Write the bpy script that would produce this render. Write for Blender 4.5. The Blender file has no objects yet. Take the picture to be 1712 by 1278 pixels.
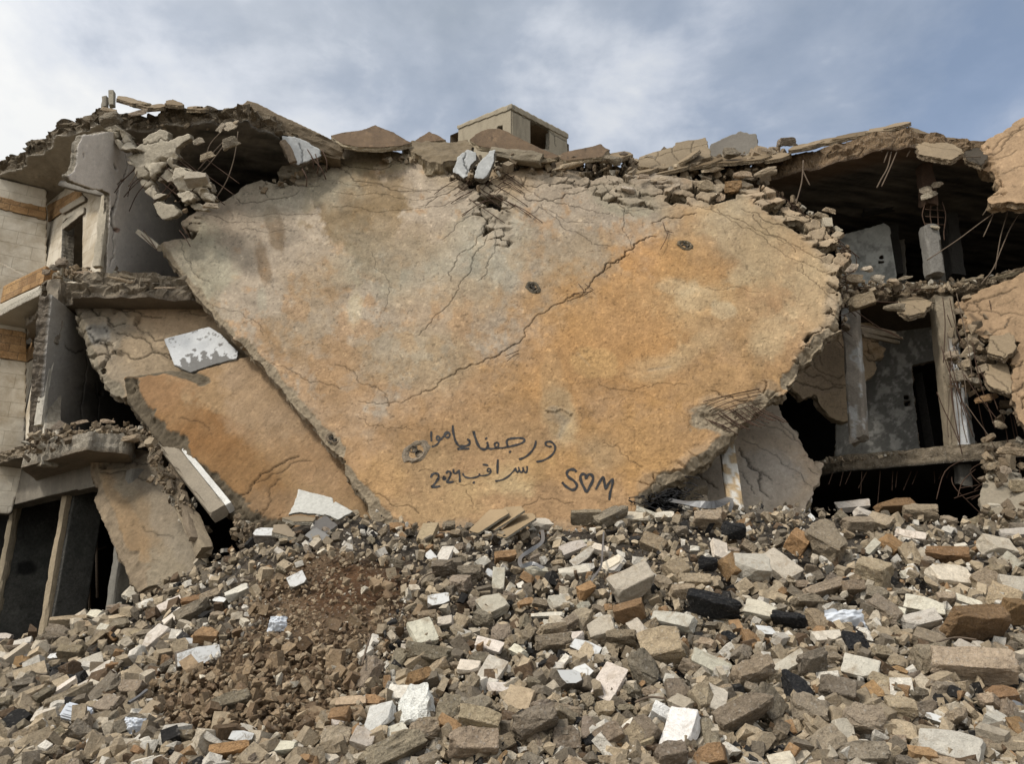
import bpy, bmesh, math, random
import numpy as np
from mathutils import Vector, Matrix, Quaternion

# ------------------------------------------------------------------ camera, sky, sun, exposure
SC = bpy.context.scene
COL = SC.collection
F = 1290.0; CX, CY = 856.0, 639.0
PITCH = math.radians(17.5)
SP, CP = math.sin(PITCH), math.cos(PITCH)
CAMZ = 1.6
cam_d = bpy.data.cameras.new("camera"); cam = bpy.data.objects.new("camera", cam_d); COL.objects.link(cam)
cam_d.sensor_width = 36.0; cam_d.lens = F / 1712 * 36.0; cam_d.clip_end = 3000; cam_d.clip_start = 0.05
cam.location = (0, 0, CAMZ); cam.rotation_euler = (math.pi / 2 + PITCH, 0, 0)
SC.camera = cam

SUN_EL, SUN_AZ = math.radians(50), math.radians(-132)      # azimuth clockwise from +Y: behind the camera, to its left
sun_vec = Vector((math.sin(SUN_AZ) * math.cos(SUN_EL), math.cos(SUN_AZ) * math.cos(SUN_EL), math.sin(SUN_EL)))
sd = bpy.data.lights.new("sun", 'SUN'); so = bpy.data.objects.new("sun", sd); COL.objects.link(so)
sd.energy = 2.5; sd.angle = math.radians(9); sd.color = (1.0, 0.94, 0.85)
so.rotation_euler = sun_vec.to_track_quat('Z', 'Y').to_euler()

SC.view_settings.view_transform = 'Standard'; SC.view_settings.look = 'None'
SC.view_settings.gamma = 1.0; SC.view_settings.exposure = 0.1
SC.cycles.max_bounces = 5; SC.cycles.diffuse_bounces = 3; SC.cycles.use_denoising = True

W_ = bpy.data.worlds.new("World"); SC.world = W_; W_.use_nodes = True
nt = W_.node_tree; nt.nodes.clear()
def N(t, typ, **kw):
    n = t.nodes.new(typ)
    for k, v in kw.items(): setattr(n, k, v)
    return n
def mixrgb(t, fac, a, b, mode='MIX'):
    m = N(t, 'ShaderNodeMix', data_type='RGBA', blend_type=mode)
    for sock, v in ((0, fac), (6, a), (7, b)):
        if hasattr(v, 'is_output'): t.links.new(v, m.inputs[sock])
        else: m.inputs[sock].default_value = v if sock == 0 else (*v, 1)
    return m.outputs[2]
def math_(t, op, a, b=None, clamp=False):
    m = N(t, 'ShaderNodeMath', operation=op, use_clamp=clamp)
    for i, v in enumerate((a, b)):
        if v is None: continue
        if hasattr(v, 'is_output'): t.links.new(v, m.inputs[i])
        else: m.inputs[i].default_value = v
    return m.outputs[0]
def noise_(t, vec, scale, detail=4, rough=.55, dist=0.0):
    n = N(t, 'ShaderNodeTexNoise'); n.inputs['Scale'].default_value = scale
    n.inputs['Detail'].default_value = detail; n.inputs['Roughness'].default_value = rough
    n.inputs['Distortion'].default_value = dist
    if vec is not None: t.links.new(vec, n.inputs['Vector'])
    return n.outputs['Fac']
def ramp_(t, fac, stops):
    r = N(t, 'ShaderNodeValToRGB'); el = r.color_ramp.elements
    while len(el) < len(stops): el.new(0.5)
    for e, (p, c) in zip(el, stops): e.position = p; e.color = (*c, 1) if len(c) == 3 else c
    t.links.new(fac, r.inputs[0]); return r.outputs[0]

tc = N(nt, 'ShaderNodeTexCoord')
sky = N(nt, 'ShaderNodeTexSky', sky_type='NISHITA', sun_disc=False)
sky.sun_elevation = SUN_EL; sky.sun_rotation = SUN_AZ; sky.air_density = 1.0; sky.dust_density = 0.6
bg = N(nt, 'ShaderNodeBackground'); bg.inputs[1].default_value = 0.1
mp = N(nt, 'ShaderNodeMapping'); nt.links.new(tc.outputs['Generated'], mp.inputs[0])
mp.inputs['Scale'].default_value = (1.0, 1.0, 1.7); mp.inputs['Location'].default_value = (0.35, 0.2, 0.1)
sx = N(nt, 'ShaderNodeSeparateXYZ'); nt.links.new(tc.outputs['Generated'], sx.inputs[0])
big = noise_(nt, mp.outputs[0], 1.7, 6, .52, .1)
mid = noise_(nt, mp.outputs[0], 4.4, 8, .56, .15)
# cloud cover: thick on the left, breaking up to blue on the right
cov = math_(nt, 'ADD', math_(nt, 'MULTIPLY', big, 1.5), math_(nt, 'MULTIPLY', sx.outputs[0], -0.10))
cov = math_(nt, 'ADD', cov, math_(nt, 'MULTIPLY', mid, 0.55))
cover = ramp_(nt, math_(nt, 'SUBTRACT', cov, 0.36), [(0.30, (0.45,) * 3), (0.72, (0.98,) * 3)])
shade = math_(nt, 'ADD', math_(nt, 'MULTIPLY', mid, 0.75), math_(nt, 'MULTIPLY', big, 0.45))
low = math_(nt, 'MULTIPLY', math_(nt, 'SUBTRACT', 0.76, sx.outputs[2]), 0.8)     # cloud base thins and brightens lower down
lefty = math_(nt, 'MULTIPLY', sx.outputs[0], -0.05)
shade = math_(nt, 'ADD', math_(nt, 'ADD', shade, low), lefty)
cloud = ramp_(nt, shade, [(0.58, (3.3, 3.8, 4.5)), (0.69, (4.1, 4.6, 5.4)), (0.78, (5.8, 6.2, 6.9)), (0.93, (7.9, 8.0, 8.0))])
skymul = mixrgb(nt, 1.0, sky.outputs[0], (1.5, 1.5, 1.5), 'MULTIPLY')
out = mixrgb(nt, cover, skymul, cloud)
# the veil of cloud in front of the sun (behind the camera) is the brightest part of the sky
dotn = N(nt, 'ShaderNodeVectorMath', operation='DOT_PRODUCT'); nt.links.new(tc.outputs['Generated'], dotn.inputs[0]); dotn.inputs[1].default_value = sun_vec
glow = math_(nt, 'POWER', math_(nt, 'MAXIMUM', dotn.outputs['Value'], 0.0), 2.2)
gl = mixrgb(nt, glow, (0, 0, 0), (9.0, 8.5, 7.7))
out = mixrgb(nt, 1.0, out, gl, 'ADD')
nt.links.new(out, bg.inputs[0])
wo = N(nt, 'ShaderNodeOutputWorld'); nt.links.new(bg.outputs[0], wo.inputs[0])

# ------------------------------------------------------------------ projection helpers (real-world metres)
def W(px, py, Y):
    x = (px - CX) / F; y = (CY - py) / F
    d = Vector((x, CP - y * SP, SP + y * CP)); t = Y / d.y
    return Vector((0, 0, CAMZ)) + d * t
def proj(P):
    P = np.asarray(P, float); dz = P[..., 2] - CAMZ
    fw = P[..., 1] * CP + dz * SP; up = -P[..., 1] * SP + dz * CP
    return CX + F * P[..., 0] / fw, CY - F * up / fw
def zat(Y, py):
    y = (CY - py) / F
    return CAMZ + Y * (y * CP + SP) / (CP - y * SP)
class Plane:
    def __init__(s, A, B, C):
        A, B, C = (Vector(p) for p in (A, B, C))
        n = (B - A).cross(C - A).normalized()
        if n.dot(Vector((0, 0, CAMZ)) - A) < 0: n = -n
        s.O = A.copy(); s.N = n
        u = Vector((0, 0, 1)).cross(n)
        if u.length < 0.05: u = Vector((1, 0, 0))
        s.U = u.normalized(); s.V = n.cross(s.U).normalized()
    def uv(s, px, py):
        x = (px - CX) / F; y = (CY - py) / F
        d = Vector((x, CP - y * SP, SP + y * CP)); c = Vector((0, 0, CAMZ))
        t = s.N.dot(s.O - c) / s.N.dot(d)
        if t < 0 or t > 400: t = 400
        p = c + d * t - s.O
        return (p.dot(s.U), p.dot(s.V))
    def at(s, u, v, h=0): return s.O + s.U * u + s.V * v + s.N * h
    def pt(s, px, py, h=0): return s.at(*s.uv(px, py), h)
def pl3(a, b, c): return Plane(W(*a), W(*b), W(*c))
def vpl(pxa, pxb, py, ya, yb):
    A = W(pxa, py, ya); B = W(pxb, py, yb); return Plane(A, B, A + Vector((0, 0, 1)))
def hpl(z): return Plane((0, 10, z), (1, 10, z), (0, 11, z))

# ------------------------------------------------------------------ noise in numpy
def hsh(ix, iy, s):
    n = (ix * 374761393 + iy * 668265263 + s * 974634777) & 0xffffffff
    n = ((n ^ (n >> 13)) * 1274126177) & 0xffffffff
    return ((n ^ (n >> 16)) & 0xffff) / 65535.0
def vn(x, y, s=0):
    x = np.asarray(x, float); y = np.asarray(y, float)
    ix = np.floor(x).astype(np.int64); iy = np.floor(y).astype(np.int64)
    fx = x - ix; fy = y - iy; fx = fx * fx * (3 - 2 * fx); fy = fy * fy * (3 - 2 * fy)
    a = hsh(ix, iy, s); b = hsh(ix + 1, iy, s); c = hsh(ix, iy + 1, s); d = hsh(ix + 1, iy + 1, s)
    return ((a * (1 - fx) + b * fx) * (1 - fy) + (c * (1 - fx) + d * fx) * fy) * 2 - 1
def fbm(x, y, o=4, s=0, g=.5):
    r = 0; a = 1; t = 0
    for k in range(o):
        r = r + a * vn(x * 2 ** k + 13.7 * k, y * 2 ** k - 7.1 * k, s + k); t += a; a *= g
    return r / t
def sstep(a, b, x):
    t = np.clip((x - a) / (b - a), 0, 1); return t * t * (3 - 2 * t)
def voro(x, y, s=0):
    ix = np.floor(x).astype(np.int64); iy = np.floor(y).astype(np.int64)
    d1 = np.full(x.shape, 9.); d2 = np.full(x.shape, 9.); cid = np.zeros(x.shape); cx = np.zeros(x.shape); cy = np.zeros(x.shape)
    for i in (-1, 0, 1):
        for j in (-1, 0, 1):
            jx = ix + i; jy = iy + j
            qx = jx + .1 + .8 * hsh(jx, jy, s + 1); qy = jy + .1 + .8 * hsh(jx, jy, s + 2)
            d = np.hypot(x - qx, y - qy)
            near = d < d1
            d2 = np.where(near, d1, np.minimum(d2, d)); cid = np.where(near, hsh(jx, jy, s + 3), cid)
            cx = np.where(near, qx, cx); cy = np.where(near, qy, cy); d1 = np.where(near, d, d1)
    return d2 - d1, cid, x - cx, y - cy
def lin(c):
    c = np.asarray(c, float) / 255.0
    return np.where(c <= .04045, c / 12.92, ((c + .055) / 1.055) ** 2.4)
KALB = 0.88
def alb(r, g, b):
    c = lin((r, g, b)) * KALB; l = c @ np.array((.25, .6, .15)); return c * .84 + l * .16

# ------------------------------------------------------------------ materials
def newmat(name, rough=.92):
    m = bpy.data.materials.new(name); m.use_nodes = True; t = m.node_tree
    p = t.nodes['Principled BSDF']; p.inputs['Roughness'].default_value = rough
    p.inputs['Specular IOR Level'].default_value = .25
    return m, t, p
def bump_(t, p, chain):
    prev = None
    for h, dist, st in chain:
        b = N(t, 'ShaderNodeBump'); b.inputs['Distance'].default_value = dist; b.inputs['Strength'].default_value = st
        t.links.new(h, b.inputs['Height'])
        if prev: t.links.new(prev, b.inputs['Normal'])
        prev = b.outputs[0]
    t.links.new(prev, p.inputs['Normal'])
def concrete(name, vary=.22, bump=1.0, source='attr', rough=.93, pebble=0.0, tint=None, fine=1.0):
    m, t, p = newmat(name, rough)
    geo = N(t, 'ShaderNodeNewGeometry'); pos = geo.outputs['Position']
    if source == 'attr':
        a = N(t, 'ShaderNodeAttribute', attribute_name='Col'); base = a.outputs['Color']
    else:
        oi = N(t, 'ShaderNodeObjectInfo'); base = oi.outputs['Color']
        ad = N(t, 'ShaderNodeVectorMath', operation='ADD'); t.links.new(pos, ad.inputs[0])
        cb = N(t, 'ShaderNodeCombineXYZ')
        for k in range(3): t.links.new(math_(t, 'MULTIPLY', oi.outputs['Random'], 37.0 + 11 * k), cb.inputs[k])
        t.links.new(cb.outputs[0], ad.inputs[1]); pos = ad.outputs[0]
    n1 = noise_(t, pos, 3.2, 5, .6, .3); n2 = noise_(t, pos, 22, 6, .65, .4); n3 = noise_(t, pos, 130, 3, .6)
    v = math_(t, 'ADD', math_(t, 'MULTIPLY', math_(t, 'SUBTRACT', n1, .5), 1.3 * vary * 2), 1.0)
    v = math_(t, 'ADD', v, math_(t, 'MULTIPLY', math_(t, 'SUBTRACT', n2, .5), 2.2 * vary * 2))
    v = math_(t, 'ADD', v, math_(t, 'MULTIPLY', math_(t, 'SUBTRACT', n3, .5), 1.6 * vary * 2 * fine))
    v = math_(t, 'MAXIMUM', v, .25)
    cbv = N(t, 'ShaderNodeCombineXYZ')
    for k in range(3): t.links.new(v, cbv.inputs[k])
    c = mixrgb(t, 1.0, base, cbv.outputs[0], 'MULTIPLY')
    # warm dust in blotches, dark pits
    d = ramp_(t, noise_(t, pos, 7.5, 6, .7, .8), [(.52, (0, 0, 0)), (.68, (1, 1, 1))])
    if tint is not None: c = mixrgb(t, math_(t, 'MULTIPLY', d, tint[1]), c, tint[0])
    pit = ramp_(t, noise_(t, pos, 60, 4, .7), [(.30, (0, 0, 0)), (.40, (1, 1, 1))])
    c = mixrgb(t, 1.0, c, mixrgb(t, pit, (.62, .58, .54), (1, 1, 1)), 'MULTIPLY')
    ch = [(n2, .035 * bump, .75), (n3, .008 * bump, .7)]
    if pebble:
        vo = N(t, 'ShaderNodeTexVoronoi'); vo.inputs['Scale'].default_value = 42; t.links.new(pos, vo.inputs['Vector'])
        pb = ramp_(t, vo.outputs['Distance'], [(.1, (1, 1, 1)), (.55, (0, 0, 0))])
        ch.append((pb, .012, .6 * pebble))
        peb = N(t, 'ShaderNodeSeparateColor'); t.links.new(vo.outputs['Color'], peb.inputs[0])
        bright = ramp_(t, peb.outputs[0], [(.72, (0, 0, 0)), (.9, (1, 1, 1))])
        c = mixrgb(t, math_(t, 'MULTIPLY', math_(t, 'MULTIPLY', bright, pb), .55 * pebble), c, (.5, .46, .4))
    t.links.new(c, p.inputs['Base Color']); bump_(t, p, ch)
    return m
M = {}
M['slab'] = concrete('weathered concrete', .15, .7, pebble=.0)
M['rim'] = concrete('broken concrete', .26, 1.5, pebble=.8)
M['plaster'] = concrete('plaster', .08, .25)
M['soot'] = concrete('sooty plaster', .35, .6)
M['terrain'] = concrete('dirt', .35, 1.6, pebble=.7)
M['stuff'] = concrete('rubble', .25, 1.0, pebble=.35)
DUST = (alb(150, 122, 88).tolist(), .5)
M['chunk'] = concrete('concrete chunk', .3, 1.8, 'obj', pebble=.75, tint=(alb(128, 108, 80).tolist(), .45))
M['block'] = concrete('cut limestone', .18, .9, 'obj', tint=(alb(150, 128, 98).tolist(), .62))
M['rock'] = concrete('rough ochre stone', .3, 1.6, 'obj', pebble=.3)
M['paint'] = concrete('flaking paint', .05, .2, 'obj', rough=.7)
# flaking painted face: pale blue-white with chips
def paintmat():
    m, t, p = newmat('old white paint', .6)
    geo = N(t, 'ShaderNodeNewGeometry')
    f = ramp_(t, noise_(t, geo.outputs['Position'], 16, 6, .7, .6), [(.52, (0, 0, 0)), (.66, (1, 1, 1))])
    c = mixrgb(t, f, alb(206, 206, 202).tolist(), alb(140, 130, 114).tolist())
    t.links.new(c, p.inputs['Base Color']); bump_(t, p, [(f, .004, .5)]); return m
M['oldpaint'] = paintmat()
def bitumen():
    m, t, p = newmat('bitumen', .55)
    geo = N(t, 'ShaderNodeNewGeometry')
    n = noise_(t, geo.outputs['Position'], 45, 5, .7)
    c = ramp_(t, n, [(.45, (.012, .012, .013)), (.62, (.04, .038, .036)), (.72, (.22, .2, .18))])
    t.links.new(c, p.inputs['Base Color']); bump_(t, p, [(n, .04, 1.0)]); return m
M['bitumen'] = bitumen()
def simple(name, col, rough=.6, metal=0, vary=.3):
    m, t, p = newmat(name, rough); geo = N(t, 'ShaderNodeNewGeometry')
    n = noise_(t, geo.outputs['Position'], 35, 4, .6)
    c = mixrgb(t, n, [x * (1 - vary) for x in col], [min(1, x * (1 + vary)) for x in col])
    t.links.new(c, p.inputs['Base Color']); p.inputs['Metallic'].default_value = metal; return m
M['black'] = simple('charred wire', (.014, .014, .015), .6)
M['strap'] = simple('grey metal strap', (.20, .20, .20), .45, .5, .3)
M['plastic'] = simple('pale plastic', (.55, .58, .62), .35, 0, .12)
M['rebar'] = simple('rusty steel', (.075, .045, .030), .8, .2, .5)
M['rebar_dusty'] = simple('dusty rusty steel', (.13, .098, .07), .85, .1, .4)
M['spray'] = None
def spraymat():
    m, t, p = newmat('black spray paint', .55)
    a = N(t, 'ShaderNodeAttribute', attribute_name='Col'); geo = N(t, 'ShaderNodeNewGeometry')
    n = noise_(t, geo.outputs['Position'], 120, 3, .6)
    f = math_(t, 'ADD', math_(t, 'MULTIPLY', a.outputs['Fac'], 1.35), math_(t, 'MULTIPLY', math_(t, 'SUBTRACT', n, .58), 1.1), True)
    p.inputs['Base Color'].default_value = (.016, .016, .017, 1)
    tr = N(t, 'ShaderNodeBsdfTransparent'); mx = N(t, 'ShaderNodeMixShader')
    t.links.new(f, mx.inputs[0]); t.links.new(tr.outputs[0], mx.inputs[1]); t.links.new(p.outputs[0], mx.inputs[2])
    t.links.new(mx.outputs[0], t.nodes['Material Output'].inputs[0]); return m
M['spray'] = spraymat()
def stonewall(name, c1, c2, mort, bw, bh, rough=1.0, vary=.5, bump=.012):
    m, t, p = newmat(name, .9)
    a = N(t, 'ShaderNodeUVMap'); 
    mpn = N(t, 'ShaderNodeMapping'); t.links.new(a.outputs[0], mpn.inputs[0])
    b = N(t, 'ShaderNodeTexBrick'); t.links.new(mpn.outputs[0], b.inputs['Vector'])
    b.inputs['Scale'].default_value = 1.0; b.inputs['Brick Width'].default_value = bw; b.inputs['Row Height'].default_value = bh
    b.inputs['Mortar Size'].default_value = .006; b.inputs['Mortar Smooth'].default_value = .3
    b.inputs['Color1'].default_value = (*c1, 1); b.inputs['Color2'].default_value = (*c2, 1); b.inputs['Mortar'].default_value = (*mort, 1)
    geo = N(t, 'ShaderNodeNewGeometry'); pos = geo.outputs['Position']
    n1 = noise_(t, pos, 1.6, 5, .65, .5); n2 = noise_(t, pos, 28, 5, .65)
    st = ramp_(t, n1, [(.35, (.68, .62, .54)), (.6, (1.08, 1.08, 1.08))])
    c = mixrgb(t, 1.0, b.outputs['Color'], st, 'MULTIPLY')
    v = math_(t, 'ADD', math_(t, 'MULTIPLY', math_(t, 'SUBTRACT', n2, .5), vary), 1.0)
    cb = N(t, 'ShaderNodeCombineXYZ')
    for k in range(3): t.links.new(v, cb.inputs[k])
    c = mixrgb(t, 1.0, c, cb.outputs[0], 'MULTIPLY')
    t.links.new(c, p.inputs['Base Color'])
    bump_(t, p, [(math_(t, 'SUBTRACT', 1.0, b.outputs['Fac']), .008, .6), (n2, bump, .8)])
    return m
M['ashlar'] = stonewall('pale stone cladding', alb(218, 208, 188).tolist(), alb(208, 197, 175).tolist(), alb(184, 173, 151).tolist(), .62, .30, vary=.25, bump=.006)
M['ochreband'] = stonewall('rough ochre stone', alb(196, 154, 98).tolist(), alb(164, 128, 84).tolist(), alb(120, 100, 74).tolist(), .35, .17, vary=1.1, bump=.05)

# ------------------------------------------------------------------ mesh helpers
def mk(name, V, Q, cols=None, mats=(), smooth=None, parent=None, mi=None, uvs=None):
    V = np.asarray(V, np.float32); Q = np.asarray(Q, np.int32)
    k = Q.shape[1]; me = bpy.data.meshes.new(name)
    me.vertices.add(len(V)); me.vertices.foreach_set('co', V.ravel())
    me.loops.add(Q.size); me.loops.foreach_set('vertex_index', Q.ravel())
    me.polygons.add(len(Q)); me.polygons.foreach_set('loop_start', np.arange(0, Q.size, k, dtype=np.int32))
    if smooth is not None:
        me.polygons.foreach_set('use_smooth', np.broadcast_to(np.asarray(smooth, bool), (len(Q),)).copy())
    if mi is not None: me.polygons.foreach_set('material_index', np.asarray(mi, np.int32))
    me.update(calc_edges=True)
    if cols is not None:
        at = me.color_attributes.new('Col', 'FLOAT_COLOR', 'POINT')
        c4 = np.ones((len(V), 4), np.float32); c4[:, :3] = cols; at.data.foreach_set('color', c4.ravel())
    if uvs is not None:
        uv = me.uv_layers.new(name='UVMap'); uv.data.foreach_set('uv', np.asarray(uvs, np.float32)[Q.ravel()].ravel())
    for m in mats: me.materials.append(m)
    o = bpy.data.objects.new(name, me); COL.objects.link(o)
    if parent is not None: o.parent = parent
    return o
def tag(o, label=None, cat=None, group=None, kind=None):
    if label: o['label'] = label
    if cat: o['category'] = cat
    if group: o['group'] = group
    if kind: o['kind'] = kind
    return o
def empty(name, label, cat, group=None):
    o = bpy.data.objects.new(name, None); COL.objects.link(o); o.empty_display_size = .2
    return tag(o, label, cat, group)
RNG = random.Random(7)
def jagline(pts, jag, step, rng, closed=False):
    """midpoint-displaced polyline in uv"""
    out = []
    n = len(pts)
    for i in range(n if closed else n - 1):
        a = np.array(pts[i]); b = np.array(pts[(i + 1) % n]); L = np.hypot(*(b - a))
        seg = [a, b]; amp = min(jag, L * .25)
        while L > step:
            new = [seg[0]]
            for p, q in zip(seg[:-1], seg[1:]):
                d = q - p; nn = np.array((-d[1], d[0])) / (np.hypot(*d) + 1e-9)
                new += [(p + q) / 2 + nn * rng.uniform(-amp, amp), q]
            seg = new; L /= 2; amp *= .55
        out += seg[:-1]
    if not closed: out.append(np.array(pts[-1]))
    return np.array(out)
def inside(poly, us, vs):
    m = np.zeros((len(vs), len(us)), bool)
    x0 = poly[:, 0]; y0 = poly[:, 1]; x1 = np.roll(x0, -1); y1 = np.roll(y0, -1)
    for j, v in enumerate(vs):
        c = (y0 > v) != (y1 > v)
        if not c.any(): continue
        xs = np.sort(x0[c] + (v - y0[c]) / (y1[c] - y0[c]) * (x1[c] - x0[c]))
        m[j] = (np.searchsorted(xs, us) % 2) == 1
    return m
def slab(name, outline, P, thick=.2, res=.02, holes=(), cracks=(), frac=(), jag=.05, col=None, mat='slab', rimmat='rim', parent=None,
         rim=(120, 108, 92), seed=1, und=.02, cell=.3, missing=.0, rimrough=.05, layers=4, cleanjag=None, uvscale=None, bumpy=0.0, gap=.1, tilt=.18, zmax=None, zmin=None, erode=(), flake=.0, hair=0):
    """a slab of concrete: outline traced on a plane standing in the scene, real thickness, relief, cracks and shattered zones"""
    rng = random.Random(seed)
    pl = jagline([P.uv(*p) for p in outline], jag, max(res * 1.5, .02), rng, True)
    lo = pl.min(0) - res; hi = pl.max(0) + res
    us = np.arange(lo[0], hi[0], res); vs = np.arange(lo[1], hi[1], res)
    m = inside(pl, us, vs)
    for h in holes:
        hp = jagline([P.uv(*p) for p in h], jag if cleanjag is None else cleanjag, max(res * 1.5, .02), rng, True)
        m &= ~inside(hp, us, vs)
    U, Vv = np.meshgrid(us, vs); nu = len(us)
    h = und * fbm(U * .9, Vv * .9, 4, seed) + .004 * fbm(U * 9, Vv * 9, 3, seed + 5)
    if bumpy: h = h + bumpy * fbm(U * 2.6, Vv * 2.6, 4, seed + 9)
    dark = np.zeros_like(h)
    wz = np.zeros_like(h)
    def px_seg(fn, polypx, rad):
        q = [P.uv(*p) for p in polypx]
        for (a, b) in zip(q[:-1], q[1:]):
            fn(np.array(a), np.array(b), rad)
    for fz in frac:
        poly, rad, st = fz[:3]
        def add(a, b, r, st=st):
            i0 = np.searchsorted(us, min(a[0], b[0]) - r); i1 = np.searchsorted(us, max(a[0], b[0]) + r)
            j0 = np.searchsorted(vs, min(a[1], b[1]) - r); j1 = np.searchsorted(vs, max(a[1], b[1]) + r)
            if i1 <= i0 or j1 <= j0: return
            uu = U[j0:j1, i0:i1]; vv = Vv[j0:j1, i0:i1]; d = b - a; L = d @ d + 1e-9
            t = np.clip(((uu - a[0]) * d[0] + (vv - a[1]) * d[1]) / L, 0, 1)
            ds = np.hypot(uu - a[0] - t * d[0], vv - a[1] - t * d[1])
            w = st * sstep(1.0, .55, ds / r + .25 * vn(uu * 3, vv * 3, seed + 3))
            wz[j0:j1, i0:i1] = np.maximum(wz[j0:j1, i0:i1], w)
        px_seg(add, poly, rad)
    miss = np.zeros_like(m)
    if len(frac):
        wu = U + .12 * fbm(U * 2.2, Vv * 2.2, 4, seed + 21); wv = Vv + .12 * fbm(U * 2.2 + 9, Vv * 2.2, 4, seed + 22)
        cs = cell
        wu = wu + .05 * fbm(U * 9, Vv * 9, 3, seed + 23); wv = wv + .05 * fbm(U * 9 + 4, Vv * 9, 3, seed + 24)
        e, cid, ox, oy = voro((wu * .9 + wv * .35) / cs, (wv * 1.5 - wu * .2) / cs, seed + 30)
        gv = gap * np.clip(.45 + 1.3 * vn(U * 3.1, Vv * 3.1, seed + 25), .12, 1.5)
        g = sstep(gv, gv * .3, e) * sstep(.2, .8, wz)
        off = (cid - .5) * 2 * .05 + ox * (np.modf(cid * 17.3)[0] - .5) * tilt + oy * (np.modf(cid * 31.7)[0] - .5) * tilt
        h = h + off * wz - g * min(.09, thick * .5)
        h = h + wz * .012 * fbm(U * 7, Vv * 7, 3, seed + 44)
        miss = (np.modf(cid * 91.7)[0] < missing) & (wz > .55)
        miss |= (e < gv * .3) & (wz > .75) & (missing > 0)
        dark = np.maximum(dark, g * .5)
    if flake:
        fl = fbm(U * 1.7 + 3, Vv * 1.7, 6, seed + 33, .6); h = h - flake * sstep(.06, .075, fl) - flake * .7 * sstep(.20, .215, -fl)
        fl2 = fbm(U * 5 + 3, Vv * 5, 4, seed + 34, .6); h = h - flake * .8 * sstep(.26, .29, fl2)
    if hair:
        e2, c2, _, _ = voro((U + .22 * fbm(U * 1.9, Vv * 1.9, 5, seed + 35, .6)) / .95, (Vv + .22 * fbm(U * 1.9 + 7, Vv * 1.9, 5, seed + 36, .6)) / .6, seed + 37)
        e3, c3, _, _ = voro((U + .1 * fbm(U * 4, Vv * 4, 4, seed + 38, .6)) / .34, (Vv + .1 * fbm(U * 4 + 7, Vv * 4, 4, seed + 39, .6)) / .26, seed + 40)
        k2 = sstep(.018, .006, e2) * sstep(.10, .34, fbm(U * .8, Vv * .8, 4, seed + 41)); k3 = sstep(.04, .015, e3) * sstep(.26, .44, fbm(U * .7 + 5, Vv * .7, 4, seed + 42))
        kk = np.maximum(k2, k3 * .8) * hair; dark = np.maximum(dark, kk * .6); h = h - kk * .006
    er = np.zeros_like(h)
    for (poly, rad, dep_) in erode:
        def adde(a, b, r, dep_=dep_):
            i0 = np.searchsorted(us, min(a[0], b[0]) - r); i1 = np.searchsorted(us, max(a[0], b[0]) + r)
            j0 = np.searchsorted(vs, min(a[1], b[1]) - r); j1 = np.searchsorted(vs, max(a[1], b[1]) + r)
            if i1 <= i0 or j1 <= j0: return
            uu = U[j0:j1, i0:i1]; vv = Vv[j0:j1, i0:i1]; d = b - a; L = d @ d + 1e-9
            t = np.clip(((uu - a[0]) * d[0] + (vv - a[1]) * d[1]) / L, 0, 1)
            ds = np.hypot(uu - a[0] - t * d[0], vv - a[1] - t * d[1])
            w = np.clip(1 - ds / r * (1 + .6 * fbm(uu * 4, vv * 4, 4, seed + 6, .6)), 0, 1)
            er[j0:j1, i0:i1] = np.maximum(er[j0:j1, i0:i1], w * dep_)
        px_seg(adde, poly, rad)
    em = sstep(.004, .02, er)
    h = h - er + em * (.022 * fbm(U * 9, Vv * 9, 4, seed + 7, .65) + .012 * fbm(U * 26, Vv * 26, 2, seed + 8))
    for cr in cracks:
        poly, wd, dp = cr[0], cr[1] * .72, cr[2] * .8; step = cr[3] if len(cr) > 3 else 0
        q = jagline([P.uv(*p) for p in poly], .10, .05, rng)
        nq = len(q)
        for i in range(nq - 1):
            a, b = q[i], q[i + 1]; r = wd * 2.2 + .02
            wl = wd * (.35 + .9 * math.sin(math.pi * min(1, (i + 1) / nq)) ** .5) * (.7 + .6 * rng.random())
            i0 = np.searchsorted(us, min(a[0], b[0]) - r); i1 = np.searchsorted(us, max(a[0], b[0]) + r)
            j0 = np.searchsorted(vs, min(a[1], b[1]) - r); j1 = np.searchsorted(vs, max(a[1], b[1]) + r)
            if i1 <= i0 or j1 <= j0: continue
            uu = U[j0:j1, i0:i1]; vv = Vv[j0:j1, i0:i1]; d = b - a; L = d @ d + 1e-9
            t = np.clip(((uu - a[0]) * d[0] + (vv - a[1]) * d[1]) / L, 0, 1)
            ds = np.hypot(uu - a[0] - t * d[0], vv - a[1] - t * d[1])
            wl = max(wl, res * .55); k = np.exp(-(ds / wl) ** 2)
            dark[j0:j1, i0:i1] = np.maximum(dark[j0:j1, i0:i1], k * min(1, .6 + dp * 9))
            crk = k * dp
            if step:
                sg = np.sign((uu - a[0]) * -d[1] + (vv - a[1]) * d[0])
                crk = crk + step * np.exp(-(ds / .045) ** 2) * (sg < 0)
            CRK[0] = CRK[0] if CRK[0] is not None and CRK[0].shape == h.shape else np.zeros_like(h)
            CRK[0][j0:j1, i0:i1] = np.maximum(CRK[0][j0:j1, i0:i1], crk)
    if CRK[0] is not None and CRK[0].shape == h.shape and len(cracks): h = h - CRK[0]
    CRK[0] = None
    m &= ~miss
    if zmax is not None: m &= (P.O.z + U * P.U.z + Vv * P.V.z) < zmax
    if zmin is not None: m &= (P.O.z + U * P.U.z + Vv * P.V.z) > zmin
    quad = m[:-1, :-1] & m[1:, :-1] & m[:-1, 1:] & m[1:, 1:]
    idx = -np.ones(m.shape, np.int64); jj, ii = np.nonzero(quad)
    used = np.zeros(m.shape, bool)
    for a, b in ((0, 0), (1, 0), (0, 1), (1, 1)): used[jj + a, ii + b] = True
    idx[used] = np.arange(used.sum())
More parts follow.
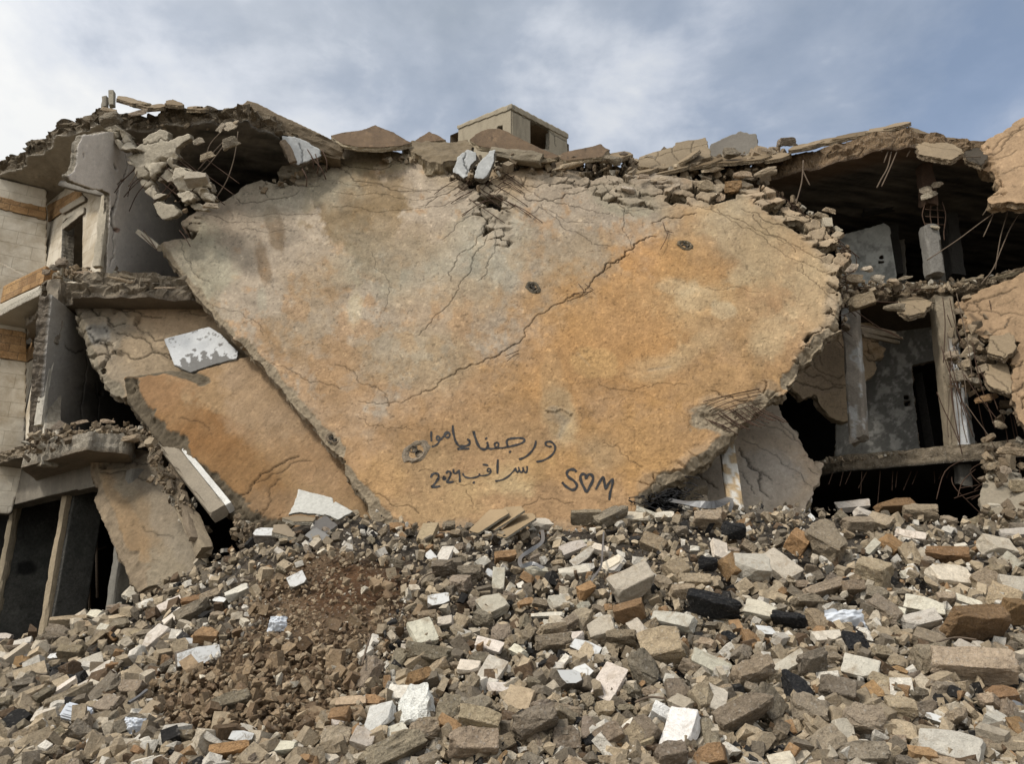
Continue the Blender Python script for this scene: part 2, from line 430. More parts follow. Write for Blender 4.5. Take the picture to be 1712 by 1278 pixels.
    O = np.array(P.O); Uu = np.array(P.U); VV = np.array(P.V); NN = np.array(P.N)
    uu = U[used]; vv = Vv[used]; hh = h[used]
    pos = O + uu[:, None] * Uu + vv[:, None] * VV + hh[:, None] * NN
    Q = np.stack([idx[jj, ii], idx[jj, ii + 1], idx[jj + 1, ii + 1], idx[jj + 1, ii]], 1)
    ppx, ppy = proj(pos)
    if callable(col): cc = col(ppx, ppy, uu, vv, dark[used], wz[used])
    else:
        c0 = alb(*(col or (160, 148, 130)))
        cc = np.ones((len(pos), 3)) * c0 * (1 + .25 * fbm(uu * 1.3, vv * 1.3, 5, seed + 60))[:, None]
    cc = cc * (1 - .86 * np.clip(dark[used], 0, 1))[:, None]  # crack dirt and crevice shade, both darkened into the vertex colour
    ec = em[used][:, None]
    cc = cc * (1 - ec) + ec * alb(*rim) * (1 + .45 * fbm(uu * 12, vv * 12, 4, seed + 77, .65))[:, None]
    # rim
    E = np.concatenate([Q[:, [0, 1]], Q[:, [1, 2]], Q[:, [2, 3]], Q[:, [3, 0]]])
    key = np.minimum(E[:, 0], E[:, 1]) * (len(pos) + 1) + np.maximum(E[:, 0], E[:, 1])
    _, inv, cnt = np.unique(key, return_inverse=True, return_counts=True)
    B = E[cnt[inv] == 1]
    bv, binv = np.unique(B, return_inverse=True); binv = binv.reshape(B.shape)
    # snap the saw-tooth of the grid to a smooth edge: average boundary neighbours
    nb = len(bv); acc = np.zeros((nb, 3)); ct = np.zeros(nb)
    bp = pos[bv]
    for _ in range(2):
        acc[:] = 0; ct[:] = 0
        np.add.at(acc, binv[:, 0], bp[binv[:, 1]]); np.add.at(acc, binv[:, 1], bp[binv[:, 0]])
        np.add.at(ct, binv[:, 0], 1); np.add.at(ct, binv[:, 1], 1)
        bp = .5 * bp + .5 * acc / ct[:, None]
    pos[bv] = bp
    rc = alb(*rim)
    Vs = [pos]; Cs = [cc]; Qs = [Q]; base = len(pos); prev = bv.copy()
    for k in range(1, layers + 1):
        f = k / layers
        w = rimrough * (math.sin(math.pi * min(f, .85)) + .35)
        bu = uu[bv] * 6; bw = vv[bv] * 6
        nx = fbm(bu, bw + k * 3.3, 3, seed + 70); ny = fbm(bu + 31, bw + k * 3.3, 3, seed + 71)
        lp = bp - NN * (thick * f) + (nx * w)[:, None] * Uu + (ny * w)[:, None] * VV + (fbm(bu, bw, 2, seed + 80 + k) * .2 * thick / layers)[:, None] * NN
        ni = np.arange(base, base + nb); base += nb
        Vs.append(lp); Cs.append(np.ones((nb, 3)) * rc * (1 + .3 * fbm(bu, bw + k * 5, 3, seed + 90))[:, None])
        pa = prev[binv[:, 0]]; pb = prev[binv[:, 1]]; na = ni[binv[:, 0]]; nb_ = ni[binv[:, 1]]
        Qs.append(np.stack([pb, pa, na, nb_], 1)); prev = ni
    nfront = len(Q); nrim = sum(len(q) for q in Qs[1:])
    # back face, coarse
    st = 3
    ms = m[::st, ::st]; qb = ms[:-1, :-1] & ms[1:, :-1] & ms[:-1, 1:] & ms[1:, 1:]
    j2, i2 = np.nonzero(qb)
    if len(j2):
        ub = np.zeros(ms.shape, bool)
        for a, b in ((0, 0), (1, 0), (0, 1), (1, 1)): ub[j2 + a, i2 + b] = True
        ix2 = -np.ones(ms.shape, np.int64); ix2[ub] = base + np.arange(ub.sum())
        u2 = U[::st, ::st][ub]; v2 = Vv[::st, ::st][ub]
        Vs.append(O + u2[:, None] * Uu + v2[:, None] * VV - NN * thick * .98); Cs.append(np.ones((len(u2), 3)) * rc)
        Qs.append(np.stack([ix2[j2, i2], ix2[j2 + 1, i2], ix2[j2 + 1, i2 + 1], ix2[j2, i2 + 1]], 1))
    Vt = np.concatenate(Vs); Ct = np.clip(np.concatenate(Cs), .004, .95); Qt = np.concatenate(Qs)
    mi = np.ones(len(Qt), int); mi[:nfront] = 0
    sm = np.zeros(len(Qt), bool); sm[:nfront] = True
    uvs = None
    if uvscale:
        uvs = np.zeros((len(Vt), 2)); d = Vt - O; uvs[:, 0] = d @ Uu; uvs[:, 1] = d @ VV
    ob = mk(name, Vt, Qt, Ct, (M[mat] if isinstance(mat, str) else mat, M[rimmat]), sm, parent, mi, uvs)
    ob_h = (us, vs, h)
    return ob, ob_h
CRK = [None]
def tube(pts, r, name, mat='rebar', parent=None, sides=6, sub=True):
    pts = [Vector(p) for p in pts]
    if sub and len(pts) > 2:       # catmull-rom
        q = []
        for i in range(len(pts) - 1):
            p0 = pts[max(0, i - 1)]; p1 = pts[i]; p2 = pts[i + 1]; p3 = pts[min(len(pts) - 1, i + 2)]
            for k in range(4):
                t = k / 4
                q.append(.5 * ((2 * p1) + (p2 - p0) * t + (2 * p0 - 5 * p1 + 4 * p2 - p3) * t * t + (3 * p1 - p0 - 3 * p2 + p3) * t ** 3))
        q.append(pts[-1]); pts = q
    V = []; Q = []
    for i, p in enumerate(pts):
        d = (pts[min(i + 1, len(pts) - 1)] - pts[max(i - 1, 0)]).normalized()
        a = d.cross(Vector((.3, .2, 1))).normalized(); b = d.cross(a)
        for k in range(sides):
            an = 2 * math.pi * k / sides; V.append(p + (a * math.cos(an) + b * math.sin(an)) * r)
    n = len(pts)
    for i in range(n - 1):
        for k in range(sides):
            Q.append((i * sides + k, i * sides + (k + 1) % sides, (i + 1) * sides + (k + 1) % sides, (i + 1) * sides + k))
    if sides == 6:
        Q += [(0, 3, 2, 1), (0, 5, 4, 3)]; e = (n - 1) * 6; Q += [(e, e + 1, e + 2, e + 3), (e, e + 3, e + 4, e + 5)]
    return mk(name, V, Q, None, (M[mat],), True, parent)
def beam(name, A, B, w, d, up=(0, 0, 1), col=(150, 140, 122), parent=None, rough=.012, seed=1, mat='slab', colfn=None, ends=.04, seg=.04):
    """a cast concrete member between two points, edges chipped, ends broken"""
    A, B = Vector(A), Vector(B); ax = (B - A); L = ax.length; ax.normalize()
    s = ax.cross(Vector(up)).normalized(); t = s.cross(ax).normalized()
    n = max(4, int(L / seg)); kw = max(2, int(w / seg)); kd = max(2, int(d / seg))
    ring = [(-.5 + i / kw, -.5) for i in range(kw)] + [(.5, -.5 + i / kd) for i in range(kd)] + [(.5 - i / kw, .5) for i in range(kw)] + [(-.5, .5 - i / kd) for i in range(kd)]
    ring = np.array(ring); R = len(ring)
    ls = np.linspace(0, L, n + 1)
    LL, RI = np.meshgrid(ls, np.arange(R), indexing='ij')
    x = ring[RI, 0] * w; y = ring[RI, 1] * d
    a1 = fbm(LL * 3.1 + x * 4, y * 9 + seed, 4, seed); a2 = fbm(LL * 3.1 + x * 4 + 50, y * 9 + seed, 4, seed + 1)
    corner = ((np.abs(ring[RI, 0]) > .49) & (np.abs(ring[RI, 1]) > .49)) * 1.0
    chip = 1 - corner * np.clip(vn(LL * 5, RI * .7, seed + 2) * .5, 0, .4) * .6 - corner * .06
    x = x * chip + a1 * rough; y = y * chip + a2 * rough
    LLe = LL + (fbm(x * 8, y * 8 + seed, 3, seed + 3) * ends) * (np.abs(LL / L - .5) * 2) ** 8
    V = np.array(A)[None, None] + LLe[..., None] * np.array(ax) + x[..., None] * np.array(s) + y[..., None] * np.array(t)
    V = V.reshape(-1, 3); Q = []
    for i in range(n):
        for k in range(R): Q.append((i * R + k, (i + 1) * R + k, (i + 1) * R + (k + 1) % R, i * R + (k + 1) % R))
    c0 = np.array(A) - np.array(ax) * .0; V = np.vstack([V, c0 + np.array(ax) * rng01(seed) * .02, np.array(B)]); e0 = len(V) - 2; e1 = e0 + 1
    for k in range(0, R - 1, 2):
        k2 = (k + 1) % R; k3 = (k + 2) % R
        Q.append((e0, k, k2, k3)); Q.append((e1, n * R + k3, n * R + k2, n * R + k))
    cc = np.ones((len(V), 3)) * alb(*col) * (1 + .2 * fbm(V[:, 2] * 2 + V[:, 0], V[:, 1] * 3 + seed, 4, seed + 8))[:, None]
    if colfn: 
        px, py = proj(V); cc = colfn(px, py, cc)
    return mk(name, V, Q, np.clip(cc, .004, .95), (M[mat],), False, parent)
def rng01(s): return random.Random(s).random()
# ================================================================== painting helpers
def blobs(x, y, c, L):
    n1 = fbm(x / 55, y / 55, 6, 3, .6); n2 = fbm(x / 14, y / 14, 5, 8, .65); n3 = fbm(x / 60 + 9, y / 60, 5, 12)
    for (bx, by, rx, ry, rot, colr, a, soft) in L:
        r = math.radians(rot); dx = x - bx; dy = y - by
        u = (dx * math.cos(r) - dy * math.sin(r)) / rx; v = (dx * math.sin(r) + dy * math.cos(r)) / ry
        d = np.hypot(u, v) + n1 * .7 + n2 * .32
        w = (a * (1 + .5 * n3) * sstep(1 + soft / 2, 1 - soft / 2, d)).clip(0, 1)[:, None]
        c = c * (1 - w) + alb(*colr) * w
    return c
def side_of(x, y, line):
    """signed px distance to a polyline given left to right: positive below it"""
    lx = np.array([p[0] for p in line]); ly = np.array([p[1] for p in line]); o = np.argsort(lx)
    return y - np.interp(x, lx[o], ly[o])
def mottle(x, y, c, amt=.16, seed=5):
    m = fbm(x / 90, y / 90, 5, seed) * .55 + fbm(x / 18, y / 18, 5, seed + 7, .62) * .65
    m2 = fbm(x / 5, y / 5, 3, seed + 11, .65); sp = sstep(.34, .5, fbm(x / 9, y / 9, 4, seed + 15, .7)); dk = sstep(.32, .5, fbm(x / 6 + 50, y / 6, 4, seed + 16, .7))
    c = c * (1 + amt * 2.6 * m + amt * 1.5 * m2)[:, None]
    return c * (1 + amt * 2.2 * sp - amt * 2.6 * dk)[:, None]
DIAG = [(560, 700), (640, 676), (700, 658), (745, 632), (800, 606), (850, 578), (880, 545), (930, 510), (985, 482), (1015, 438), (1060, 408), (1100, 392), (1150, 350), (1250, 330), (1420, 330)]
def main_col(x, y, u, v, dk, wz):
    n1 = fbm(x / 70, y / 70, 5, 2); n2 = fbm(x / 22, y / 22, 5, 31, .6)
    s = side_of(x, y, DIAG) + 40 * n1
    w = (sstep(-10, 16, s + 10 * n2) * .35 + sstep(-50, 90, s + 70 * n2) * .55)[:, None]
    g = alb(168, 151, 128); o = alb(170, 131, 83)
    c = (g * (1 - w) + o * w) * np.ones((len(x), 1))
    # warm tide in the upper-left plaster and orange breaking through
    t = sstep(.02, .45, n2 + .25 * n1 + np.clip((y - 430) / 500, -.2, .5) - .35 * sstep(640, 420, x) * sstep(560, 420, y))[:, None] * .75 * (1 - w)
    c = c * (1 - t) + alb(174, 138, 96) * t
    L = [(600, 350, 85, 68, -20, (126, 100, 64), .8, .25), (640, 320, 60, 40, 0, (132, 104, 68), .5, .5),
         (462, 385, 13, 42, 12, (118, 92, 64), .75, .5), (442, 450, 12, 38, 12, (124, 94, 62), .7, .5), (437, 500, 10, 25, 0, (168, 160, 144), .5, .6),
         (340, 440, 60, 60, 0, (176, 164, 144), .7, .9), (480, 300, 90, 50, 0, (168, 158, 142), .6, .9), (335, 500, 40, 60, 30, (140, 128, 108), .5, .7),
         (540, 470, 70, 50, 0, (160, 128, 92), .5, .9), (690, 440, 120, 60, 0, (158, 148, 130), .6, 1), (820, 420, 60, 90, 0, (162, 154, 140), .65, .9),
         (690, 400, 70, 40, 0, (158, 128, 98), .55, 1), (760, 520, 90, 60, 0, (170, 132, 94), .5, .9), (500, 560, 60, 40, 0, (150, 122, 88), .5, .8),
         (560, 620, 110, 50, -20, (158, 116, 70), .6, .9), (700, 600, 90, 45, 0, (160, 140, 112), .5, .9), (595, 510, 14, 36, -8, (196, 176, 146), .5, .7),
         (960, 430, 90, 50, 0, (168, 140, 108), .6, 1), (950, 500, 60, 60, 0, (166, 142, 112), .5, .9), (870, 640, 60, 40, 0, (170, 126, 76), .5, .9),
         (1050, 560, 190, 130, 20, (180, 128, 68), .75, .8), (1090, 430, 60, 34, 0, (182, 126, 62), .7, .5), (1160, 395, 60, 50, 0, (170, 134, 92), .5, .8),
         (1170, 460, 90, 70, 0, (178, 130, 74), .6, .9), (1230, 370, 60, 90, 30, (176, 156, 128), .75, .8), (1320, 420, 90, 60, 40, (172, 142, 106), .8, .9),
         (1370, 500, 60, 70, 0, (178, 150, 116), .7, .9), (1210, 540, 120, 55, -25, (184, 156, 120), .4, 1), (1110, 610, 60, 22, 12, (190, 162, 126), .35, 1),
         (1150, 590, 18, 70, -55, (190, 164, 128), .35, 1), (1160, 500, 30, 20, 0, (190, 164, 130), .4, .8), (1240, 460, 26, 18, 0, (188, 162, 128), .4, .8),
         (1280, 600, 70, 40, -30, (170, 126, 78), .6, .8), (1290, 570, 30, 50, -30, (192, 164, 128), .6, .7), (1130, 480, 36, 14, 0, (188, 164, 132), .4, .8), (1210, 520, 20, 14, 0, (200, 180, 150), .5, .6),
         (1215, 640, 90, 50, 0, (178, 134, 82), .7, .9), (1070, 740, 120, 60, 0, (180, 132, 74), .7, .9), (935, 700, 26, 46, 12, (188, 164, 130), .6, .8),
         (925, 650, 18, 60, 8, (160, 128, 92), .5, .7), (1000, 610, 34, 26, 0, (198, 152, 94), .7, .4), (880, 700, 60, 34, 0, (150, 112, 70), .5, .9),
         (800, 740, 130, 34, 0, (160, 124, 84), .55, .9), (840, 800, 70, 30, 10, (192, 156, 108), .6, .7), (700, 780, 60, 40, 0, (166, 132, 92), .6, .8),
         (1000, 760, 34, 34, 0, (160, 134, 104), .5, .8), (720, 850, 110, 26, 0, (178, 142, 98), .6, .9), (640, 800, 40, 40, 0, (186, 140, 84), .6, .9), (690, 720, 60, 30, 0, (154, 112, 66), .5, .9),
         (850, 810, 40, 26, 0, (196, 166, 124), .55, .7), (930, 780, 60, 30, 0, (182, 134, 76), .6, .9), (1090, 820, 70, 26, -20, (176, 128, 70), .5, .9),
         (1140, 340, 60, 30, 0, (178, 136, 88), .6, .8), (1060, 340, 60, 26, -10, (158, 146, 126), .7, .6), (860, 300, 40, 30, 0, (176, 140, 100), .5, .8),
         (640, 265, 70, 18, 0, (142, 126, 98), .7, .6), (760, 290, 60, 30, 0, (168, 142, 110), .5, .8)]
    c = blobs(x, y, c, [(b[0], b[1], b[2], b[3], b[4], (b[5][0] * .98, b[5][1] * 1.008, b[5][2] * .97), b[6] * .85, b[7]) for b in L])
    # trowel strokes and streaks of the cast face
    st = fbm((x + y * .35) / 60, (y - x * .35) / 6, 3, 51) * .09 + fbm((x - y * .5) / 7, (y + x * .4) / 45, 3, 52) * .05
    c = c * (1 + st)[:, None]
    c = mottle(x, y, c, .13)
    dust = (np.clip(wz, 0, 1) * .55)[:, None]
    return c * (1 - dust) + alb(164, 148, 124) * dust * (1 + .3 * n2[:, None])

# ================================================================== the big heart-shaped slab
P_main = pl3((850, 870, 10.95), (850, 262, 14.0), (300, 870, 11.25))
OUT_main = [(262, 405), (300, 399), (322, 393), (302, 372), (332, 350), (376, 335), (400, 318), (438, 300), (470, 312), (462, 288), (482, 268), (530, 258), (545, 246), (600, 244), (650, 248), (690, 258),
            (712, 268), (735, 282), (768, 296), (785, 300), (800, 282), (830, 285), (858, 288), (870, 280), (905, 282), (925, 292), (960, 284), (1000, 290), (1040, 296), (1080, 288), (1120, 292), (1165, 304), (1200, 306), (1240, 300), (1275, 308),
            (1300, 330), (1318, 340), (1340, 358), (1368, 366), (1382, 380), (1398, 396), (1412, 412), (1424, 430), (1404, 448), (1402, 470), (1412, 500), (1405, 520), (1410, 548), (1378, 568), (1362, 590), (1345, 602), (1332, 628),
            (1318, 640), (1316, 655), (1290, 664), (1262, 690), (1244, 706), (1222, 735), (1190, 762), (1150, 793), (1110, 806), (1085, 820), (1078, 840), (1070, 930), (640, 930), (612, 838), (574, 790), (578, 772),
            (560, 755), (520, 708), (470, 650), (428, 600), (404, 574), (386, 560), (352, 520), (300, 455)]
CR_main = [
    ([(700, 660), (745, 632), (800, 608), (850, 580), (880, 545), (930, 510), (985, 480)], .008, .03, .006),
    ([(985, 480), (1015, 438), (1045, 418), (1060, 408), (1098, 394)], .014, .05, .006), ([(1012, 450), (1040, 432), (1052, 424)], .009, .04),
    ([(600, 672), (640, 676), (700, 660)], .008, .02), ([(930, 510), (960, 492), (990, 488)], .010, .04),
    ([(1090, 372), (1118, 362), (1142, 360), (1165, 356)], .012, .04),
    ([(545, 262), (575, 274), (620, 282), (660, 272), (700, 262)], .013, .04), ([(560, 276), (590, 300), (640, 310), (700, 318), (760, 312)], .010, .03),
    ([(540, 300), (590, 308), (650, 312), (720, 322)], .007, .02), ([(700, 346), (750, 324), (800, 300), (830, 288)], .012, .03),
    ([(550, 320), (600, 326), (660, 330), (730, 330)], .006, .02), ([(556, 345), (610, 350), (680, 352), (740, 345), (790, 318)], .006, .02),
    ([(404, 360), (450, 358), (530, 356)], .005, .015), ([(404, 384), (445, 388), (500, 385)], .005, .015),
    ([(395, 332), (430, 338), (480, 330), (500, 318)], .013, .04), ([(460, 312), (490, 306), (535, 310)], .010, .03), ([(440, 300), (448, 330)], .010, .03),
    ([(300, 400), (320, 440), (350, 470)], .006, .02), ([(330, 352), (380, 372), (430, 372)], .006, .02),
    ([(822, 360), (812, 400), (790, 430), (770, 470), (740, 520), (700, 560)], .008, .025), ([(815, 372), (795, 410), (760, 440), (755, 470)], .008, .025), ([(828, 365), (828, 410), (815, 440), (800, 470)], .006, .02),
    ([(840, 330), (800, 345), (770, 372), (740, 400)], .006, .02), ([(850, 300), (880, 318), (930, 340), (980, 350), (1020, 355)], .009, .025), ([(905, 342), (940, 380), (985, 400), (1020, 410)], .006, .018),
    ([(870, 300), (900, 312), (960, 308), (1010, 310)], .014, .04), ([(868, 318), (895, 335), (925, 336), (945, 325), (985, 318)], .012, .035), ([(900, 345), (950, 372), (985, 372)], .006, .02), ([(900, 345), (880, 360)], .006, .02),
    ([(1010, 310), (1040, 345), (1060, 360)], .010, .03), ([(1060, 420), (1040, 350), (1120, 345), (1150, 342)], .004, .015),
    ([(1165, 345), (1200, 355), (1250, 375), (1300, 395), (1330, 420)], .008, .025), ([(1240, 350), (1280, 370), (1330, 380), (1370, 400)], .010, .03), ([(1260, 330), (1300, 352), (1345, 372)], .012, .035),
    ([(1260, 360), (1290, 392), (1340, 415), (1390, 440)], .009, .028), ([(1200, 350), (1240, 380), (1290, 410), (1350, 440), (1390, 452)], .006, .02),
    ([(1280, 650), (1310, 690)], .01, .03), ([(1175, 705), (1200, 712), (1240, 716)], .012, .03), ([(1190, 655), (1220, 664), (1250, 670), (1290, 668)], .012, .04),
    ([(1010, 740), (1040, 760), (1075, 780)], .004, .012), ([(1150, 770), (1190, 766), (1210, 752)], .008, .02),
    ([(780, 820), (790, 850)], .004, .012), ([(700, 790), (740, 800), (790, 812)], .004, .012), ([(600, 700), (640, 712), (690, 720)], .004, .012),
    ([(560, 610), (600, 640), (640, 655), (650, 680)], .005, .018), ([(1180, 480), (1230, 478), (1280, 490)], .003, .01), ([(420, 600), (470, 612), (520, 640), (570, 650)], .005, .016),
    ([(590, 800), (640, 830), (700, 858)], .006, .02), ([(1000, 640), (1060, 655), (1100, 640), (1150, 645)], .004, .012),
    ([(1340, 440), (1360, 470), (1395, 500)], .005, .02), ([(620, 420), (650, 470), (640, 520)], .003, .01), ([(870, 850), (900, 830), (960, 840)], .004, .012), ([(340, 500), (400, 520), (440, 560)], .004, .012),
]
FR_main = [([(770, 285), (800, 310), (822, 345), (832, 372), (835, 392)], .42, .95), ([(1000, 300), (1050, 318), (1090, 330), (1130, 320), (1180, 322)], .55, 1.0),
           ([(1180, 318), (1250, 315)], .42, .9), ([(1290, 335), (1340, 370), (1385, 405), (1410, 440)], .40, 1.0), ([(1410, 450), (1405, 500), (1395, 550), (1350, 600)], .28, .95),
           ([(1200, 690), (1240, 700), (1290, 670)], .42, .52), ([(1090, 815), (1150, 790), (1200, 750)], .25, .5), ([(470, 290), (510, 300), (545, 265)], .32, .75), ([(860, 300), (930, 302), (1000, 300)], .3, .55),
           ([(330, 370), (310, 395)], .2, .8), ([(640, 900), (760, 905), (900, 900), (1050, 890)], .35, .6), ([(925, 690), (945, 700)], .16, .45)]
H_main = [[(1142, 402), (1148, 401), (1150, 407), (1144, 408)], [(1149, 407), (1154, 409), (1152, 414), (1147, 412)],
          [(884, 476), (892, 476), (896, 484), (898, 492), (888, 488)], [(689, 749), (697, 748), (698, 756), (691, 758)], [(696, 757), (704, 757), (704, 765), (697, 765)], [(549, 727), (556, 727), (556, 733), (550, 733)], [(557, 733), (563, 733), (562, 738), (557, 738)]]
big_slab = empty('collapsed_roof_slab', 'huge heart-shaped ochre and grey roof slab leaning on the ruin with black graffiti', 'concrete slab')
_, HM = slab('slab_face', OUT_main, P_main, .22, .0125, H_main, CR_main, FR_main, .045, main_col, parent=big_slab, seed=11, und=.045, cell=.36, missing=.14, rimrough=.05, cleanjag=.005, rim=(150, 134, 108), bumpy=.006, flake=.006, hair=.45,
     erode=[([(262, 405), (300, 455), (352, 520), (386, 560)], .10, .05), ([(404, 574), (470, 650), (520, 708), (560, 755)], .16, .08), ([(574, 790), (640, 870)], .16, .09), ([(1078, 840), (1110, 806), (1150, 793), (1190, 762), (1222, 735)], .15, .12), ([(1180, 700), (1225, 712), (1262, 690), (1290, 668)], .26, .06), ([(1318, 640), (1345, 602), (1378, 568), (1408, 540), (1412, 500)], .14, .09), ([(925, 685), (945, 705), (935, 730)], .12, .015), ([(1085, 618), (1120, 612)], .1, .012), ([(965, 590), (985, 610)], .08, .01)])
def onmain(px, py, off=.004):
    u, v = P_main.uv(px, py); us, vs, h = HM
    i = min(max(int((u - us[0]) / (us[1] - us[0])), 0), len(us) - 1); j = min(max(int((v - vs[0]) / (vs[1] - vs[0])), 0), len(vs) - 1)
    return P_main.at(u, v, h[j, i] + off)

# drain sleeves set in the slab (rings round the holes)
def sleeve(px, py, rx, ry, rot, colr=(118, 106, 90), holes_=2):
    r = math.radians(rot); V = []; Q = []; C = []
    c0 = P_main.pt(px, py); rad = (rx * .0095, ry * .0095)
    for i, (k, z) in enumerate(((1.25, .004), (1.0, .03), (.8, .02), (.55, -.015), (.0, -.03))):
        for a in range(20):
            an = 2 * math.pi * a / 20; kk = k * (1 + .12 * vn(np.array(a * 1.1), np.array(i * 2.2 + px), 3))
            x = math.cos(an) * rad[0] * kk; y = math.sin(an) * rad[1] * kk
            u = x * math.cos(r) - y * math.sin(r); v = x * math.sin(r) + y * math.cos(r)
            V.append(onmain(px, py, z) + P_main.U * u + P_main.V * v); C.append(alb(*colr) * (.8 + .3 * rng01(a * 7 + i)))
    for i in range(4):
        for a in range(20): Q.append((i * 20 + a, i * 20 + (a + 1) % 20, (i + 1) * 20 + (a + 1) % 20, (i + 1) * 20 + a))
    o = mk('drain_sleeve', V, Q, C, (M['rim'],), False, big_slab)
    for k in range(holes_):
        an = r + math.pi / 2 + math.pi * k; cc = onmain(px, py, .014) + (P_main.U * math.cos(an) + P_main.V * math.sin(an)) * min(rad) * .42
        ring = [cc + P_main.U * math.cos(t) * .05 + P_main.V * math.sin(t) * .05 for t in np.linspace(0, 2 * math.pi, 17)]
        V = [p for p in ring[:-1]] + [p - P_main.N * .16 + (cc - p) * .1 for p in ring[:-1]] + [p + (p - cc) * .22 for p in ring[:-1]]
        Q = [(i, (i + 1) % 16, 16 + (i + 1) % 16, 16 + i) for i in range(16)] + [(32 + i, 32 + (i + 1) % 16, (i + 1) % 16, i) for i in range(16)]
        Q += [(16, 16 + i, 17 + i, 18 + i) for i in range(1, 14, 2)]
        mk('pipe_end', V, Q, np.array([alb(60, 56, 50)] * 16 + [alb(18, 17, 16)] * 16 + [alb(96, 88, 76)] * 16), (M['plaster'],), True, o)
sleeve(696, 757, 20, 15, 50, (146, 130, 108)); sleeve(891, 482, 14, 10, -50, (108, 98, 80)); sleeve(1146, 409, 14, 10, -40, (112, 98, 74)); sleeve(556, 732, 12, 7, -35, (140, 122, 98))

# graffiti, written in the slab's own plane
def G(pts): return [(680 + x * .222, 680 + y * .222) for x, y in pts]
STROKES = [
    ([(187, 198), (186, 232), (188, 268)], 11), ([(322, 208), (304, 199), (288, 210), (287, 228), (300, 241), (316, 240), (325, 224), (320, 208), (300, 214), (280, 232), (262, 252), (244, 263), (230, 254), (226, 240), (236, 231), (248, 240), (246, 268), (228, 294), (208, 306), (193, 309)], 10),
    ([(348, 152), (350, 190), (360, 240), (376, 280), (396, 301), (430, 303), (460, 296), (474, 280), (472, 262), (458, 250)], 12), ([(384, 324), (425, 321), (468, 321)], 12),
    ([(503, 190), (514, 230), (532, 280), (552, 312), (580, 322), (602, 314), (611, 294), (606, 272)], 13), ([(596, 240), (600, 246)], 15), ([(606, 306), (630, 318), (664, 316), (686, 302), (692, 284), (680, 272), (664, 280), (664, 300), (684, 312), (724, 313), (768, 300)], 10),
    ([(766, 302), (754, 282), (756, 256), (778, 243), (830, 238), (866, 240), (886, 250), (882, 266), (850, 284), (800, 298), (766, 304)], 11), ([(776, 339), (780, 345)], 15),
    ([(972, 262), (968, 290), (948, 328), (915, 364), (880, 387), (846, 398)], 11), ([(1052, 296), (1044, 280), (1056, 267), (1082, 266), (1104, 280), (1118, 306), (1108, 345), (1076, 380), (1026, 406), (978, 416)], 11), ([(1052, 294), (1070, 302), (1090, 300)], 8),
    ([(905, 450), (907, 478), (896, 497), (882, 486), (874, 458)], 9), ([(876, 482), (864, 498), (850, 484), (842, 458)], 9), ([(846, 482), (834, 496), (824, 482), (820, 464), (806, 484), (770, 520), (722, 550), (668, 563)], 9),
    ([(686, 402), (684, 440), (682, 502)], 12), ([(628, 486), (612, 490), (606, 478), (616, 468), (630, 474), (632, 494), (614, 512), (582, 520), (552, 520), (546, 506)], 8), ([(548, 520), (520, 535), (480, 541), (446, 535), (428, 520), (424, 506)], 9),
    ([(574, 440), (592, 441), (612, 446)], 10), ([(502, 572), (507, 577)], 15),
    ([(182, 537), (194, 516), (218, 508), (238, 518), (240, 540), (222, 568), (198, 596), (188, 606), (216, 606), (250, 601)], 12), ([(276, 538), (286, 536), (288, 546), (278, 550), (276, 540)], 14),
    ([(298, 508), (312, 494), (328, 498), (331, 516), (314, 552), (302, 572), (326, 572), (352, 567)], 11), ([(352, 478), (354, 500), (370, 506), (386, 492)], 10), ([(392, 482), (398, 520), (400, 568)], 11),
    ([(1276, 492), (1262, 479), (1236, 475), (1212, 488), (1206, 512), (1224, 538), (1258, 560), (1280, 590), (1274, 618), (1246, 629), (1212, 612), (1186, 588), (1172, 572)], 14),
    ([(1352, 546), (1345, 520), (1326, 510), (1309, 525), (1312, 562), (1334, 608), (1356, 642), (1380, 602), (1402, 556), (1398, 526), (1378, 512), (1358, 525), (1350, 545)], 15),
    ([(1424, 626), (1448, 582), (1478, 533), (1488, 576), (1497, 624), (1520, 582), (1550, 548), (1546, 600), (1532, 652), (1525, 706)], 13)]
def stroke(pts, wpx):
    pts = [Vector((*p, 0)) for p in G(pts)]; q = []
    for i in range(len(pts) - 1):
        p0 = pts[max(0, i - 1)]; p1 = pts[i]; p2 = pts[i + 1]; p3 = pts[min(len(pts) - 1, i + 2)]
        for k in range(5):
            t = k / 5; q.append(.5 * ((2 * p1) + (p2 - p0) * t + (2 * p0 - 5 * p1 + 4 * p2 - p3) * t * t + (3 * p1 - p0 - 3 * p2 + p3) * t ** 3))
    q.append(pts[-1]); w = wpx * .222 * .62
    V = []; C = []; Q = []
    d0 = (q[1] - q[0]).normalized(); q = [q[0] - d0 * w * .8] + q; d1 = (q[-1] - q[-2]).normalized(); q.append(q[-1] + d1 * w * .8)
    for i, p in enumerate(q):
        d = (q[min(i + 1, len(q) - 1)] - q[max(0, i - 1)]).normalized(); n = Vector((-d.y, d.x, 0)); e = 0 if i in (0, len(q) - 1) else 1
        ww = w * (1 + .16 * math.sin(i * .7 + pts[0].x))
        for k, (s, f) in enumerate(((-1.5, 0), (-.75, .8), (0, 1), (.75, .8), (1.5, 0))):
            a = p + n * s * ww * (.6 if not e else 1); V.append(onmain(a.x, a.y, .006)); C.append((f * e,) * 3)
    for i in range(len(q) - 1):
        for k in range(4): Q.append((i * 5 + k, i * 5 + k + 1, (i + 1) * 5 + k + 1, (i + 1) * 5 + k))
    return V, Q, C
